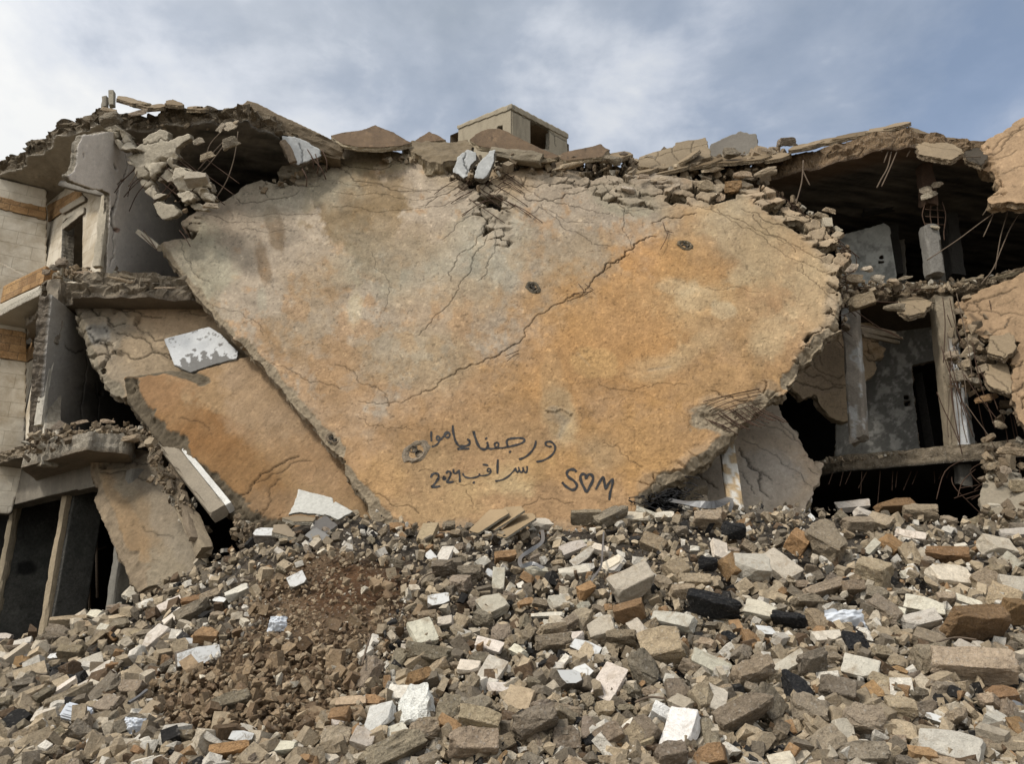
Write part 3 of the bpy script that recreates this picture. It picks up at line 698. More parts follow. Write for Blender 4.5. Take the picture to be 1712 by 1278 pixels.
for nm, sel in (('graffiti_upper_line', range(0, 12)), ('graffiti_lower_line', range(12, 24)), ('graffiti_initials', range(24, len(STROKES)))):
    V = []; Q = []; C = []
    for k in sel:
        v, q, c = stroke(*STROKES[k]); b = len(V); V += v; C += c; Q += [tuple(i + b for i in f) for f in q]
    mk('graffiti', V, Q, C, (M['spray'],), False, big_slab)

# ================================================================== slabs on the left
def ochre_left(x, y, u, v, dk, wz):
    c = np.ones((len(x), 3)) * alb(160, 128, 86)
    c = blobs(x, y, c, [(340, 760, 175, 62, -42, (138, 98, 50), .95, .3), (400, 790, 120, 50, -42, (140, 98, 48), .8, .5), (470, 700, 60, 150, 38, (168, 140, 106), .8, .6), (250, 640, 90, 40, 10, (156, 118, 76), .8, .8), (430, 800, 120, 60, 20, (146, 110, 64), .6, .9), (480, 860, 80, 40, 0, (150, 120, 84), .6, .7), (560, 780, 60, 70, 40, (164, 128, 86), .6, .8)])
    st = fbm((x + y * .9) / 3.5, (y - x * .9) / 90, 3, 81) * .14
    return mottle(x, y, c * (1 + st)[:, None], .10, 15)
P_l2 = pl3((500, 890, 11.45), (230, 640, 12.7), (560, 640, 12.7))
s = empty('fallen_floor_slab', 'steep orange-brown slab with a raked face, behind the lower edge of the heart-shaped slab', 'concrete slab')
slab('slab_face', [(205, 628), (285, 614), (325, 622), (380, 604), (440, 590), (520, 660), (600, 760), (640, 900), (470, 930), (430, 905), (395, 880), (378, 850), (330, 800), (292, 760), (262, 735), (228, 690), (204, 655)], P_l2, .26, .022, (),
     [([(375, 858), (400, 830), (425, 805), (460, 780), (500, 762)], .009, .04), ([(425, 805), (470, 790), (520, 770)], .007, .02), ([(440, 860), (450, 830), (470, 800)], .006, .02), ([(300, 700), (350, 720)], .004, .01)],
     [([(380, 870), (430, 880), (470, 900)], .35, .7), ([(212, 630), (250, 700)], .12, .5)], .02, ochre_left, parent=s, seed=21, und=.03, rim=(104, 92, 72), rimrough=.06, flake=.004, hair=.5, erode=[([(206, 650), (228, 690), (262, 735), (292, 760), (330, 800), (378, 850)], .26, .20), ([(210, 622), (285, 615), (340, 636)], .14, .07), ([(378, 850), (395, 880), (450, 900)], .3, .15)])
def buff_left(x, y, u, v, dk, wz):
    c = np.ones((len(x), 3)) * alb(166, 144, 112)
    c = blobs(x, y, c, [(170, 540, 60, 60, 0, (150, 138, 118), .85, .5), (160, 560, 26, 18, 0, (132, 130, 124), .8, .5), (175, 625, 45, 50, 0, (160, 144, 120), .7, .6), (300, 520, 90, 40, 0, (170, 140, 104), .7, .8)])
    return mottle(x, y, c, .11, 16)
P_l1 = pl3((120, 500, 13.6), (340, 500, 13.7), (210, 660, 13.05))
s = empty('broken_floor_slab', 'cracked buff slab hanging under the upper floor edge, beside the white-painted panel', 'concrete slab')
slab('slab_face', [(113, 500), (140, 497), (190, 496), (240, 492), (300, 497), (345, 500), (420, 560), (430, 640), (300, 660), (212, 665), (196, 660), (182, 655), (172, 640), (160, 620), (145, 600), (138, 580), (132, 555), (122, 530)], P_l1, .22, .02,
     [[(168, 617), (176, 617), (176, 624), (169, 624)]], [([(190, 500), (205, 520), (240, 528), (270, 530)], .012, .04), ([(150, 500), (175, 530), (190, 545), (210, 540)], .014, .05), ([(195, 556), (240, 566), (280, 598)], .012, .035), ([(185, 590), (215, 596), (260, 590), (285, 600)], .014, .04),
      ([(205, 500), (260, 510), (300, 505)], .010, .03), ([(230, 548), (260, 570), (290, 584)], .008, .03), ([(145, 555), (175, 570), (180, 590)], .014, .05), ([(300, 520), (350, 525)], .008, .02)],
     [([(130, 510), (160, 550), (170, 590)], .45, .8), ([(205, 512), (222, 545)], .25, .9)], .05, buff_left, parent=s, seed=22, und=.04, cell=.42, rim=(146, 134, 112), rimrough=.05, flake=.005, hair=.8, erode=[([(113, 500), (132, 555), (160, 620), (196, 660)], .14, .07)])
P_l3 = pl3((235, 975, 11.75), (150, 770, 13.1), (300, 780, 12.9))
def low_left(x, y, u, v, dk, wz):
    c = np.ones((len(x), 3)) * alb(142, 128, 104)
    c = blobs(x, y, c, [(200, 850, 20, 90, 28, (164, 128, 80), .6, .7), (250, 800, 60, 30, 0, (132, 120, 102), .8, .6), (230, 870, 60, 60, 0, (134, 108, 74), .6, .9), (290, 880, 26, 90, 30, (150, 138, 118), .6, .6)])
    st = fbm((x * .9 + y * .45) / 4, (y * .9 - x * .45) / 70, 3, 82) * .1
    return mottle(x, y, c * (1 + st)[:, None], .10, 17)
s = empty('tilted_stair_slab', 'brown-grey slab propped against the ground floor shop fronts above the rubble', 'concrete slab')
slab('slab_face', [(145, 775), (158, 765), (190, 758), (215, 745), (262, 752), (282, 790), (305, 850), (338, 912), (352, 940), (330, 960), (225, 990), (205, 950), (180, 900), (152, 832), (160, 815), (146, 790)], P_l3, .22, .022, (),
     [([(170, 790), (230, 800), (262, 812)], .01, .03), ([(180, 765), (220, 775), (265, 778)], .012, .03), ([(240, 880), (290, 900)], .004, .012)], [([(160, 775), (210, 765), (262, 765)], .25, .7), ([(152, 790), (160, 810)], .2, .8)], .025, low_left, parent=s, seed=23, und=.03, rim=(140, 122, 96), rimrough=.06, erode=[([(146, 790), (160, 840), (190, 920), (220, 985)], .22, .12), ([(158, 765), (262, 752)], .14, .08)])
# the pale-topped beam lying along the orange slab
s = empty('fallen_beam', 'straight beam with a white-painted top lying along the orange-brown slab', 'beam')
A = W(275, 741, 12.55); B = W(368, 860, 11.35)
beam('beam_body', A, B, .24, .2, up=P_l2.N, col=(150, 138, 118), parent=s, rough=.006, seed=31, ends=.02)
Nn = P_l2.N; sdir = (B - A).cross(Nn).normalized(); 
if sdir.z < 0: sdir = -sdir
beam('painted_top', A + sdir * .165, B + sdir * .165, .09, .19, up=Nn, col=(214, 212, 204), parent=s, rough=.004, seed=32, ends=.02)
s = empty('broken_column', 'shattered column leaning between the brown-grey slab and the white-topped beam', 'column')
beam('column_shaft', W(282, 790, 12.5), W(342, 925, 11.35), .20, .24, col=(152, 136, 110), parent=s, rough=.035, seed=33, ends=.08)
beam('cracked_casing', W(290, 780, 12.35), W(325, 905, 11.35), .13, .12, col=(132, 116, 94), parent=s, rough=.045, seed=34, ends=.1)
# white painted panel
P_wp = pl3((330, 625, 12.85), (280, 570, 13.2), (365, 550, 13.2))
def wp_col(x, y, u, v, dk, wz):
    n = fbm(x / 9, y / 9, 5, 91, .65); c = np.ones((len(x), 3)) * alb(204, 206, 206)
    bare = sstep(.0, .05, (y - 592 + (x - 330) * .12) / 40 + n * .9 - np.abs(x - 345) / 200)[:, None]
    spots = sstep(.34, .38, n)[:, None] * .8
    w = np.maximum(bare, spots); return c * (1 - w) + alb(124, 122, 118) * w
s = empty('painted_wall_panel', 'flaking white panel resting on the buff slab under the edge of the heart-shaped slab', 'wall panel')
slab('panel_face', [(273, 567), (310, 557), (350, 546), (372, 560), (398, 588), (396, 600), (352, 612), (318, 624), (290, 610)], P_wp, .06, .014, (), (), (), .006, wp_col, mat='plaster', parent=s, seed=24, und=.005, rim=(150, 144, 132), rimrough=.02)

# ================================================================== slabs on the right
def pale_right(x, y, u, v, dk, wz):
    c = np.ones((len(x), 3)) * alb(172, 156, 134)
    c = blobs(x, y, c, [(1260, 740, 50, 40, 0, (156, 138, 114), .7, .8), (1330, 790, 40, 50, 0, (178, 154, 124), .7, .9), (1280, 800, 60, 40, 20, (170, 160, 146), .7, .8), (1180, 800, 40, 50, 0, (158, 144, 124), .7, .7)])
    return mottle(x, y, c, .08, 18)
P_r1 = pl3((1250, 870, 11.95), (1295, 680, 13.35), (1150, 870, 11.8))
s = empty('buff_roof_slab', 'pale rounded slab standing behind the leaning plastered column, next to the dark ground floor opening', 'concrete slab')
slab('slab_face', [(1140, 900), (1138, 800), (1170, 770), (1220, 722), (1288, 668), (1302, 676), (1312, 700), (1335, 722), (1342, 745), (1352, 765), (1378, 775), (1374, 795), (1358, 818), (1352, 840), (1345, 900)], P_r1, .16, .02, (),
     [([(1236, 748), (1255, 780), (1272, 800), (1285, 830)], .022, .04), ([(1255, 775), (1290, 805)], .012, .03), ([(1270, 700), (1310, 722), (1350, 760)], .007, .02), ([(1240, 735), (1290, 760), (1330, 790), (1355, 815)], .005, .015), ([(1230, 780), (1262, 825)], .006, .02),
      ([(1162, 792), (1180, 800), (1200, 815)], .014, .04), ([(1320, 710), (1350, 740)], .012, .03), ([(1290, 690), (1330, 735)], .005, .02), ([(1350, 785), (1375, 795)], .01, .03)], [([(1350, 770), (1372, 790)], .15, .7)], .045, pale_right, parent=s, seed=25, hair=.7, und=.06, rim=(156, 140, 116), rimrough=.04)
s = empty('leaning_column', 'short column with peeling white paint propping the underside of the heart-shaped slab', 'column')
def peel(x, y, c):
    w = sstep(-.05, .02, fbm(x / 12, y / 16, 4, 95, .6) + (800 - y) / 260)[:, None]
    return c * (1 - w) + alb(205, 200, 188) * w
beam('column_shaft', W(1212, 728, 12.0), W(1232, 868, 11.35), .23, .2, col=(178, 152, 112), parent=s, rough=.01, seed=35, colfn=peel)
P_r2 = pl3((1400, 560, 14.6), (1400, 700, 14.2), (1480, 570, 14.9))
def buff_r(x, y, u, v, dk, wz):
    c = np.ones((len(x), 3)) * alb(166, 144, 112); c = blobs(x, y, c, [(1370, 600, 50, 60, 0, (150, 130, 104), .7, .8), (1450, 560, 40, 40, 0, (176, 146, 106), .7, .7)])
    return mottle(x, y, c, .09, 19)
s = empty('hanging_floor_piece', 'cracked buff sheet of concrete hanging behind the dangling broken column', 'concrete slab')
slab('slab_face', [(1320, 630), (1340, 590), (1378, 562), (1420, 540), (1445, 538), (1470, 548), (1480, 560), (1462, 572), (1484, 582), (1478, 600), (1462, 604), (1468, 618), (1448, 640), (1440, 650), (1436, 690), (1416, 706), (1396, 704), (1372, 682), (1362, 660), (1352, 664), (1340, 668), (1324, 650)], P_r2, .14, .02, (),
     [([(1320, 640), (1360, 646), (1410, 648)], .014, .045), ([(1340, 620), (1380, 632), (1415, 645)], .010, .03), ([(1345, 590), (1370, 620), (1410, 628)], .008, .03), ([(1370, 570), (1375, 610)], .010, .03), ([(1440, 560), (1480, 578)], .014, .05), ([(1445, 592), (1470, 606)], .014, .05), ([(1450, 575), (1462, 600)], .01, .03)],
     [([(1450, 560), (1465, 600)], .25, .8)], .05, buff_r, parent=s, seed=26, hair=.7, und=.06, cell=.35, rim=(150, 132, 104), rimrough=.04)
s = empty('hanging_column', 'grey broken column dangling from the upper floor beside the heart-shaped slab', 'column')
def peel2(x, y, c):
    w = sstep(.12, .16, fbm(x / 14, y / 22, 4, 97, .6))[:, None] * .8
    return c * (1 - w) + alb(176, 176, 172) * w
beam('column_shaft', W(1421, 512, 13.7), W(1437, 738, 13.3), .30, .22, col=(142, 132, 118), parent=s, rough=.02, seed=36, colfn=peel2, ends=.15)
# slab corner at the top right
P_r3 = pl3((1700, 330, 12.2), (1700, 215, 12.9), (1640, 330, 12.5))
def tanr(x, y, u, v, dk, wz): return mottle(x, y, np.ones((len(x), 3)) * alb(164, 134, 98), .12, 20)
s = empty('overhanging_slab', 'tan slab with a torn edge leaning in from beyond the roof at the top right', 'concrete slab')
slab('slab_face', [(1860, 120), (1712, 196), (1690, 212), (1660, 230), (1638, 244), (1644, 262), (1632, 272), (1652, 284), (1662, 300), (1668, 312), (1655, 326), (1650, 338), (1680, 338), (1712, 340), (1860, 335)], P_r3, .22, .02, (),
     [([(1645, 262), (1680, 240), (1712, 215)], .012, .035), ([(1660, 250), (1690, 225), (1712, 208)], .010, .03), ([(1675, 290), (1700, 280), (1730, 262)], .010, .02), ([(1650, 270), (1700, 250)], .006, .02)], [([(1645, 250), (1655, 285), (1670, 320)], .16, .8)], .05, tanr, parent=s, seed=27, hair=.8, flake=.006, und=.05, cell=.2, rim=(150, 126, 94), rimrough=.06)
P_r4 = pl3((1620, 520, 13.0), (1712, 470, 12.8), (1690, 580, 12.5))
s = empty('crumpled_floor_slab', 'cracked tan slab sagging below the upper floor at the right-hand edge', 'concrete slab')
slab('slab_face', [(1596, 500), (1618, 494), (1640, 482), (1680, 468), (1712, 455), (1900, 430), (1900, 600), (1712, 575), (1690, 572), (1668, 580), (1655, 572), (1640, 564), (1625, 552), (1612, 556), (1610, 542), (1598, 530), (1612, 520), (1600, 512)], P_r4, .13, .02, (),
     [([(1600, 515), (1640, 500), (1700, 480)], .014, .04), ([(1628, 502), (1640, 515), (1645, 530)], .012, .035), ([(1600, 525), (1640, 518), (1712, 528)], .008, .025), ([(1655, 565), (1680, 550), (1690, 530)], .012, .03)], [([(1600, 505), (1608, 545)], .2, .9)], .05, tanr, parent=s, seed=28, hair=.8, und=.09, cell=.5, tilt=.1, rim=(140, 120, 92), rimrough=.04)
P_r5 = pl3((1700, 600, 12.3), (1700, 730, 12.0), (1760, 650, 12.0))
s = empty('crumpled_floor_sheet', 'cracked orange-tan sheet hanging at the frame edge below the crumpled tan slab', 'concrete slab')
slab('slab_face', [(1688, 590), (1712, 568), (1800, 560), (1800, 760), (1712, 718), (1700, 700), (1698, 680), (1688, 660), (1690, 625), (1698, 612)], P_r5, .13, .02, (), [([(1690, 612), (1712, 600)], .014, .05), ([(1688, 655), (1712, 640)], .014, .05)], [([(1700, 600), (1700, 700)], .35, .9)], .05, tanr, parent=s, seed=29, und=.08, cell=.5, tilt=.1, rim=(140, 118, 90))
P_r6 = pl3((1690, 840, 11.9), (1690, 770, 12.4), (1640, 840, 12.1))
s = empty('bent_ground_slab', 'grey-buff folded slab standing on the rubble right of the dark ground floor opening', 'concrete slab')
slab('slab_face', [(1650, 778), (1668, 768), (1690, 790), (1712, 800), (1800, 790), (1800, 900), (1640, 900), (1640, 845), (1642, 800)], P_r6, .14, .02, (), [([(1660, 800), (1690, 830)], .01, .03)], (), .04, (158, 146, 124), parent=s, seed=30, und=.06, rim=(140, 126, 104))

# ================================================================== building, left wing
ruin = empty('ruined_building', 'bombed stone-clad block with balconies standing at the left of the big slab', 'building')
def Zp(y, py): return zat(y, py)
zr = 10.95
# roof slab of the left wing: soffit seen from below
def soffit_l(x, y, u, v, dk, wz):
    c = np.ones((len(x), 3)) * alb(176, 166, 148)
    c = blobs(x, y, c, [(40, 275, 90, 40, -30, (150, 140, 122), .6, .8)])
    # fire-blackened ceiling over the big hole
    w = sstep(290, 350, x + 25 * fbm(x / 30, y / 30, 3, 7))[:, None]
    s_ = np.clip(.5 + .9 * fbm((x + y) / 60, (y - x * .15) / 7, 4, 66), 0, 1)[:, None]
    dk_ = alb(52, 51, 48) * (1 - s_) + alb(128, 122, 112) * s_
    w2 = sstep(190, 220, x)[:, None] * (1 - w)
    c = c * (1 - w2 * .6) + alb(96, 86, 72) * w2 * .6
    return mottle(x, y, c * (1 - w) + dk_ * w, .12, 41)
roofpl = hpl(zr)
def rp(pts, back): return pts + back
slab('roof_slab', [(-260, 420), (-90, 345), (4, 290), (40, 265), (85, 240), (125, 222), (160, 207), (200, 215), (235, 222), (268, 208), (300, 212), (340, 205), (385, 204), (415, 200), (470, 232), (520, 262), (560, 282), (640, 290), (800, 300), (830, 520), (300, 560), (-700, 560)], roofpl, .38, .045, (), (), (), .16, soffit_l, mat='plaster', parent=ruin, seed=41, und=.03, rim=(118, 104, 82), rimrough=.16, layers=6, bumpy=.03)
# upper balcony slab / first floor slab edge
zf2 = 7.35
slab('floor_slab', [(68, 503), (82, 520), (100, 512), (130, 497), (190, 497), (250, 496), (300, 500), (345, 505), (420, 560), (430, 590), (60, 590), (40, 545)], hpl(zf2), .5, .035, (), (), (), .14, (120, 108, 92), parent=ruin, seed=42, und=.03, rim=(142, 128, 106), rimrough=.14, layers=6, bumpy=.04)
# plan of the cladding walls: concave corner
vA = vpl(178, 78, 440, 13.3, 15.35)
d2 = (W(78, 440, 15.35) - W(178, 440, 13.3)).normalized()
# --- wall facing us-left with the door (upper)
slab('wall', [(76, 545), (76, 250), (140, 190), (178, 175), (184, 240), (180, 330), (172, 450), (170, 560)], vA, .25, .03, [[(101, 470), (105, 372), (112, 366), (138, 354), (136, 470)]], (), (), .01, (180, 172, 156), mat='ashlar', parent=ruin, seed=43, zmin=7.8, zmax=zr - .005, und=.004, rim=(140, 130, 112), rimrough=.01, uvscale=1)
corner = W(78, 440, 15.35); perp = Vector((-d2.y, d2.x, 0)); perp = perp if perp.x < 0 else -perp
vB = Plane(corner, corner + (d2 * .45 + Vector((-.80, -.58, 0))).normalized() * 1.0 if False else corner + Vector((-.86, -.50, 0)), corner + Vector((0, 0, 1)))
slab('wall', [(-120, 600), (-120, 150), (20, 150), (79, 180), (78, 560), (60, 600)], vB, .25, .03, (), (), (), .01, (180, 172, 156), mat='ashlar', parent=ruin, seed=44, zmin=7.8, zmax=zr - .005, und=.004, rim=(140, 130, 112), rimrough=.01, uvscale=1)
def off(P, k): q = Plane(P.O + P.N * k, P.O + P.U + P.N * k, P.O + P.V + P.N * k); return q
slab('stone_band', [(80, 372), (78, 345), (104, 330), (133, 312), (140, 330), (112, 350)], off(vA, .03), .05, .02, (), (), (), .02, (168, 122, 66), mat='ochreband', parent=ruin, seed=45, uvscale=1, rimrough=.01)
slab('stone_band', [(-100, 325), (-100, 280), (0, 328), (78, 346), (78, 370), (0, 350)], off(vB, .03), .05, .02, (), (), (), .02, (168, 122, 66), mat='ochreband', parent=ruin, seed=46, uvscale=1, rimrough=.01)
slab('door_surround', [(99, 356), (99, 350), (138, 326), (142, 330), (142, 336), (104, 358)], off(vA, .06), .09, .015, (), (), (), .006, (172, 160, 140), parent=ruin, seed=47, rimrough=.004, und=.002)
slab('lintel', [(104, 385), (104, 374), (112, 366), (140, 345), (140, 356), (120, 372)], off(vA, .05), .12, .015, (), (), (), .006, (178, 168, 148), parent=ruin, seed=48, rimrough=.004, und=.002)
# --- grey party wall, upper floor: recedes to the right
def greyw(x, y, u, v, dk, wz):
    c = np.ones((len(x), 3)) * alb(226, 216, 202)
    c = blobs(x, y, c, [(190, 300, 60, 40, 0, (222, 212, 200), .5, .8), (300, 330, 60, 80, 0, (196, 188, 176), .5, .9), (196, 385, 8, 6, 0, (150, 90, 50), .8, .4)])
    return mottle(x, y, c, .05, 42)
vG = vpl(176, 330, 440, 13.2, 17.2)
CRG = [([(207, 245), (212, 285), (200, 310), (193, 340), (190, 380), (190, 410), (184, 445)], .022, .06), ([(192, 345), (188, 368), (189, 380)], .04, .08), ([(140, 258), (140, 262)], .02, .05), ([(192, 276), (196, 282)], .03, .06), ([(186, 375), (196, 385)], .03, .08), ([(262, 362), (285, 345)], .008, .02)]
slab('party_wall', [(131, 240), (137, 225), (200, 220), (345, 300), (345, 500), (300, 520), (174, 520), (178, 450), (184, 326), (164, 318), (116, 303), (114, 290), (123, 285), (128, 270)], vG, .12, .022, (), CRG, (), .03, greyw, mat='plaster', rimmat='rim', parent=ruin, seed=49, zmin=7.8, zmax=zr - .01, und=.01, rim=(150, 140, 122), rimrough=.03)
beam('lintel', W(106, 308, 14.35), W(182, 326, 13.25), .2, .13, col=(132, 126, 116), parent=ruin, rough=.01, seed=51)
# the pier between door and party wall
beam('pier', W(164, 446, 13.15), W(178, 328, 13.12), .16, .14, up=(0, 1, 0), col=(196, 184, 160), parent=ruin, rough=.008, seed=52)
# --- balcony, upper-left
slab('balcony_slab', [(-200, 660), (-60, 560), (0, 527), (50, 500), (70, 490), (72, 497), (62, 545), (58, 560), (-40, 640)], hpl(7.55), .14, .03, (), (), (), .01, (172, 162, 144), mat='plaster', parent=ruin, seed=53, rim=(186, 178, 160), rimrough=.005)
pe = W(69, 478, 13.85); pw = pe + Vector((-.83, .56, 0)) * 6.0
def bal(z0, z1, t, nm, mt, colr, sd, push=0):
    f = Vector((.56, .83, 0)) * -1
    A_ = Vector((pe.x, pe.y, 0)) + f * push; B_ = Vector((pw.x, pw.y, 0)) + f * push
    P = Plane(A_ + Vector((0, 0, z0)), B_ + Vector((0, 0, z0)), A_ + Vector((0, 0, z1)))
    V = []
    for (q, z) in ((A_, z0), (B_, z0), (B_, z1), (A_, z1)):
        pp = proj(Vector((q.x, q.y, z))); V.append((float(pp[0]), float(pp[1])))
    return slab(nm, V, P, t, .03, (), (), (), .012, colr, mat=mt, parent=ruin, seed=sd, uvscale=1, rimrough=.01, rim=colr)
bal(7.55, 7.98, .18, 'balcony_edge', 'plaster', (196, 188, 170), 54)
bal(7.98, 8.42, .22, 'parapet', 'ochreband', (168, 124, 70), 55, -.02)
# --- first floor walls
vC = vpl(72, 42, 700, 13.5, 15.3)
slab('wall', [(42, 780), (44, 470), (70, 470), (84, 480), (74, 720), (70, 780)], vC, .25, .03, (), (), (), .02, (180, 172, 156), mat='ashlar', parent=ruin, seed=56, und=.004, rimrough=.02, rim=(176, 164, 142), uvscale=1)
slab('wall', [(-120, 860), (-120, 380), (46, 460), (43, 780), (20, 860)], Plane(W(43, 700, 15.3), W(43, 700, 15.3) + Vector((-.86, -.5, 0)), W(43, 700, 15.3) + Vector((0, 0, 1))), .25, .03, (), (), (), .01, (176, 168, 150), mat='ashlar', parent=ruin, seed=57, uvscale=1, rimrough=.01)
vC2 = Plane(W(43, 700, 15.3), W(43, 700, 15.3) + Vector((-.86, -.5, 0)), W(43, 700, 15.3) + Vector((0, 0, 1)))
slab('stone_band', [(-100, 560), (-100, 520), (0, 548), (45, 556), (45, 607), (0, 600)], off(vC2, .03), .05, .02, (), (), (), .02, (150, 108, 58), mat='ochreband', parent=ruin, seed=58, uvscale=1, rimrough=.01)
slab('stone_band', [(44, 607), (44, 556), (70, 540), (72, 590)], off(vC, .03), .05, .02, (), (), (), .02, (150, 108, 58), mat='ochreband', parent=ruin, seed=59, uvscale=1, rimrough=.01)
beam('pier', W(66, 712, 13.35), W(86, 575, 13.35), .13, .12, up=(0, 1, 0), col=(208, 200, 182), parent=ruin, rough=.03, seed=61)
beam('pier', W(86, 575, 13.35), W(94, 470, 13.4), .22, .2, up=(0, 1, 0), col=(138, 126, 108), parent=ruin, rough=.07, seed=62)
def greyl(x, y, u, v, dk, wz):
    c = np.ones((len(x), 3)) * alb(176, 170, 160)
    c = blobs(x, y, c, [(200, 700, 60, 80, 0, (84, 84, 82), .7, .9)]); return mottle(x, y, c, .06, 43)
slab('party_wall', [(68, 740), (76, 600), (88, 470), (260, 470), (260, 740)], vpl(72, 240, 700, 13.4, 17.8), .22, .025, [[(165, 655), (172, 655), (172, 662), (165, 662)]], [([(145, 580), (142, 640), (138, 700)], .014, .05), ([(110, 578), (140, 585)], .01, .03), ([(160, 640), (163, 700)], .014, .04)], (), .02, greyl, mat='plaster', parent=ruin, seed=63, und=.01, zmax=7.36)
# --- lower balcony / canopy slab
def woodgr(x, y, u, v, dk, wz):
    s_ = fbm(u * 1.1 + v * 1.0, (v - u) * 16, 3, 44) * .22
    return np.ones((len(x), 3)) * alb(134, 120, 100) * (1 + s_)[:, None]
slab('canopy_slab', [(33, 783), (60, 775), (143, 752), (160, 755), (215, 760), (240, 800), (240, 822), (100, 832), (90, 830)], hpl(4.25), .30, .025, (), (), (), .03, woodgr, parent=ruin, seed=64, rim=(158, 148, 130), rimrough=.03, bumpy=.01)
slab('floor_slab', [(-200, 860), (-60, 800), (0, 775), (38, 762), (80, 770), (150, 742), (230, 735), (300, 745), (320, 800), (300, 830), (-200, 870)], hpl(4.62), .22, .03, (), (), (), .10, (128, 116, 98), parent=ruin, seed=65, rim=(146, 130, 106), rimrough=.10, layers=5, bumpy=.03)
# --- ground floor front
def lint(x, y, u, v, dk, wz):
    c = np.ones((len(x), 3)) * alb(128, 120, 106)
    st = np.clip(fbm(x / 4, y / 60, 3, 45), -1, 1) * .18
    return mottle(x, y, c * (1 + st)[:, None], .08, 45)
vL = vpl(160, 0, 830, 13.0, 15.9)
slab('lintel', [(-80, 800), (0, 790), (160, 770), (165, 812), (100, 826), (0, 852), (-80, 875)], vL, .3, .025, (), (), (), .012, lint, mat='plaster', parent=ruin, seed=66, rim=(120, 112, 98), rimrough=.01)
def sooty(x, y, u, v, dk, wz):
    c = np.ones((len(x), 3)) * alb(84, 84, 78)
    c = blobs(x, y, c, [(30, 1010, 70, 60, 0, (100, 98, 90), .8, .9), (120, 1010, 40, 80, 0, (92, 90, 84), .8, .9), (30, 880, 60, 40, 0, (40, 40, 38), .7, .9), (45, 950, 18, 12, 0, (22, 22, 22), .9, .5)])
    return mottle(x, y, c, .14, 46)
def col_at(px, py, Y, w, d, colr, sd, ztop=4.1, rough=.012, px2=None, name='column', mat='slab'):
    B_ = W(px, py, Y); T_ = Vector((B_.x, B_.y, ztop)); B_ = Vector((B_.x, B_.y, .6))
    return beam(name, B_, T_, w, d, up=(.56, .83, 0), col=colr, parent=ruin, rough=rough, seed=sd, mat=mat)
col_at(84, 1000, 14.3, .19, .14, (168, 150, 120), 67)
col_at(-2, 1000, 16.0, .22, .14, (150, 136, 110), 68)
col_at(201, 980, 12.9, .20, .3, (128, 124, 114), 69)
for (pa, ya, L_, th_, sd) in ((-4, 15.9, 1.25, .14, 71), (92, 14.2, .62, .14, 72), (208, 12.9, .6, .14, 73)):
    A_ = W(pa, 1000, ya); A_.z = 0; B_ = A_ + Vector((.56, .83, 0)) * L_
    PL_ = Plane(A_, B_, A_ + Vector((0, 0, 1))); crn = [proj(Vector((q.x, q.y, z))) for q, z in ((A_, .5), (B_, .5), (B_, 4.15), (A_, 4.15))]
    slab('side_wall', [(float(c[0]), float(c[1])) for c in crn], PL_, th_, .03, (), (), (), .01, sooty, mat='soot', parent=ruin, seed=sd, und=.01, rimrough=.01, rim=(70, 68, 64))
# dark depths of the left wing
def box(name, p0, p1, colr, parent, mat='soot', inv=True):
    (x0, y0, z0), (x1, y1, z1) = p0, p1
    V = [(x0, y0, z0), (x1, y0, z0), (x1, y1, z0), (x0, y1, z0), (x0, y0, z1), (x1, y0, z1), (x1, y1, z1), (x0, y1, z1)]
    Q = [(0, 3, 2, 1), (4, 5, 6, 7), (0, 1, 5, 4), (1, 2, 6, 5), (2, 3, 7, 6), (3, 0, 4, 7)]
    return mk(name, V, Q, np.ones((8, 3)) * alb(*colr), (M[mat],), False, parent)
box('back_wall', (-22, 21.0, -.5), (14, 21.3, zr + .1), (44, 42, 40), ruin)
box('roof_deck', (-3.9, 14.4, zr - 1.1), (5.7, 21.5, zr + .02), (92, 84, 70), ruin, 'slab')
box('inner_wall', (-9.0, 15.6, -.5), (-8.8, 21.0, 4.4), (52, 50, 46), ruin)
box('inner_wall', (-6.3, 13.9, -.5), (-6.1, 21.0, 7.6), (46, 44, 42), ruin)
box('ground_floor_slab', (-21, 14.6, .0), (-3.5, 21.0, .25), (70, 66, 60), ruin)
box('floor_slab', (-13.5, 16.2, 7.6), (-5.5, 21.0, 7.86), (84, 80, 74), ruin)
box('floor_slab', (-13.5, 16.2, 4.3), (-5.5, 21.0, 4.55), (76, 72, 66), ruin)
# shelf and frame shapes inside the burnt shop
for i, (px, py0, py1) in enumerate(((150, 905, 1020), (163, 890, 1000))):
    tube([W(px, py1, 15.6), W(px - 2, py0, 15.6)], .03, 'frame_post', 'rebar_dusty', ruin, sub=False)
tube([W(112, 935, 15.3), W(178, 915, 15.8)], .02, 'frame_rail', 'rebar_dusty', ruin, sub=False)
# block wall behind the roof hole, pale blue paint
def bluew(x, y, u, v, dk, wz): return mottle(x, y, np.ones((len(x), 3)) * alb(188, 190, 188), .10, 47)
slab('painted_wall', [(474, 250), (470, 226), (500, 230), (534, 248), (540, 262), (520, 268), (500, 278), (488, 274)], vpl(470, 560, 250, 13.35, 13.75), .12, .02, (), [([(500, 240), (505, 290)], .012, .03)], (), .03, bluew, mat='plaster', parent=ruin, seed=74)
beam('door_frame', W(474, 236, 13.2), W(490, 272, 13.3), .10, .16, col=(120, 104, 84), parent=ruin, rough=.03, seed=75)
slab('painted_wall', [(756, 288), (764, 262), (780, 250), (796, 254), (798, 262), (788, 275), (785, 294), (775, 300)], vpl(740, 800, 280, 13.55, 13.5), .12, .015, (), [([(778, 255), (776, 275), (780, 292)], .014, .04)], (), .03, bluew, mat='plaster', parent=ruin, seed=76)
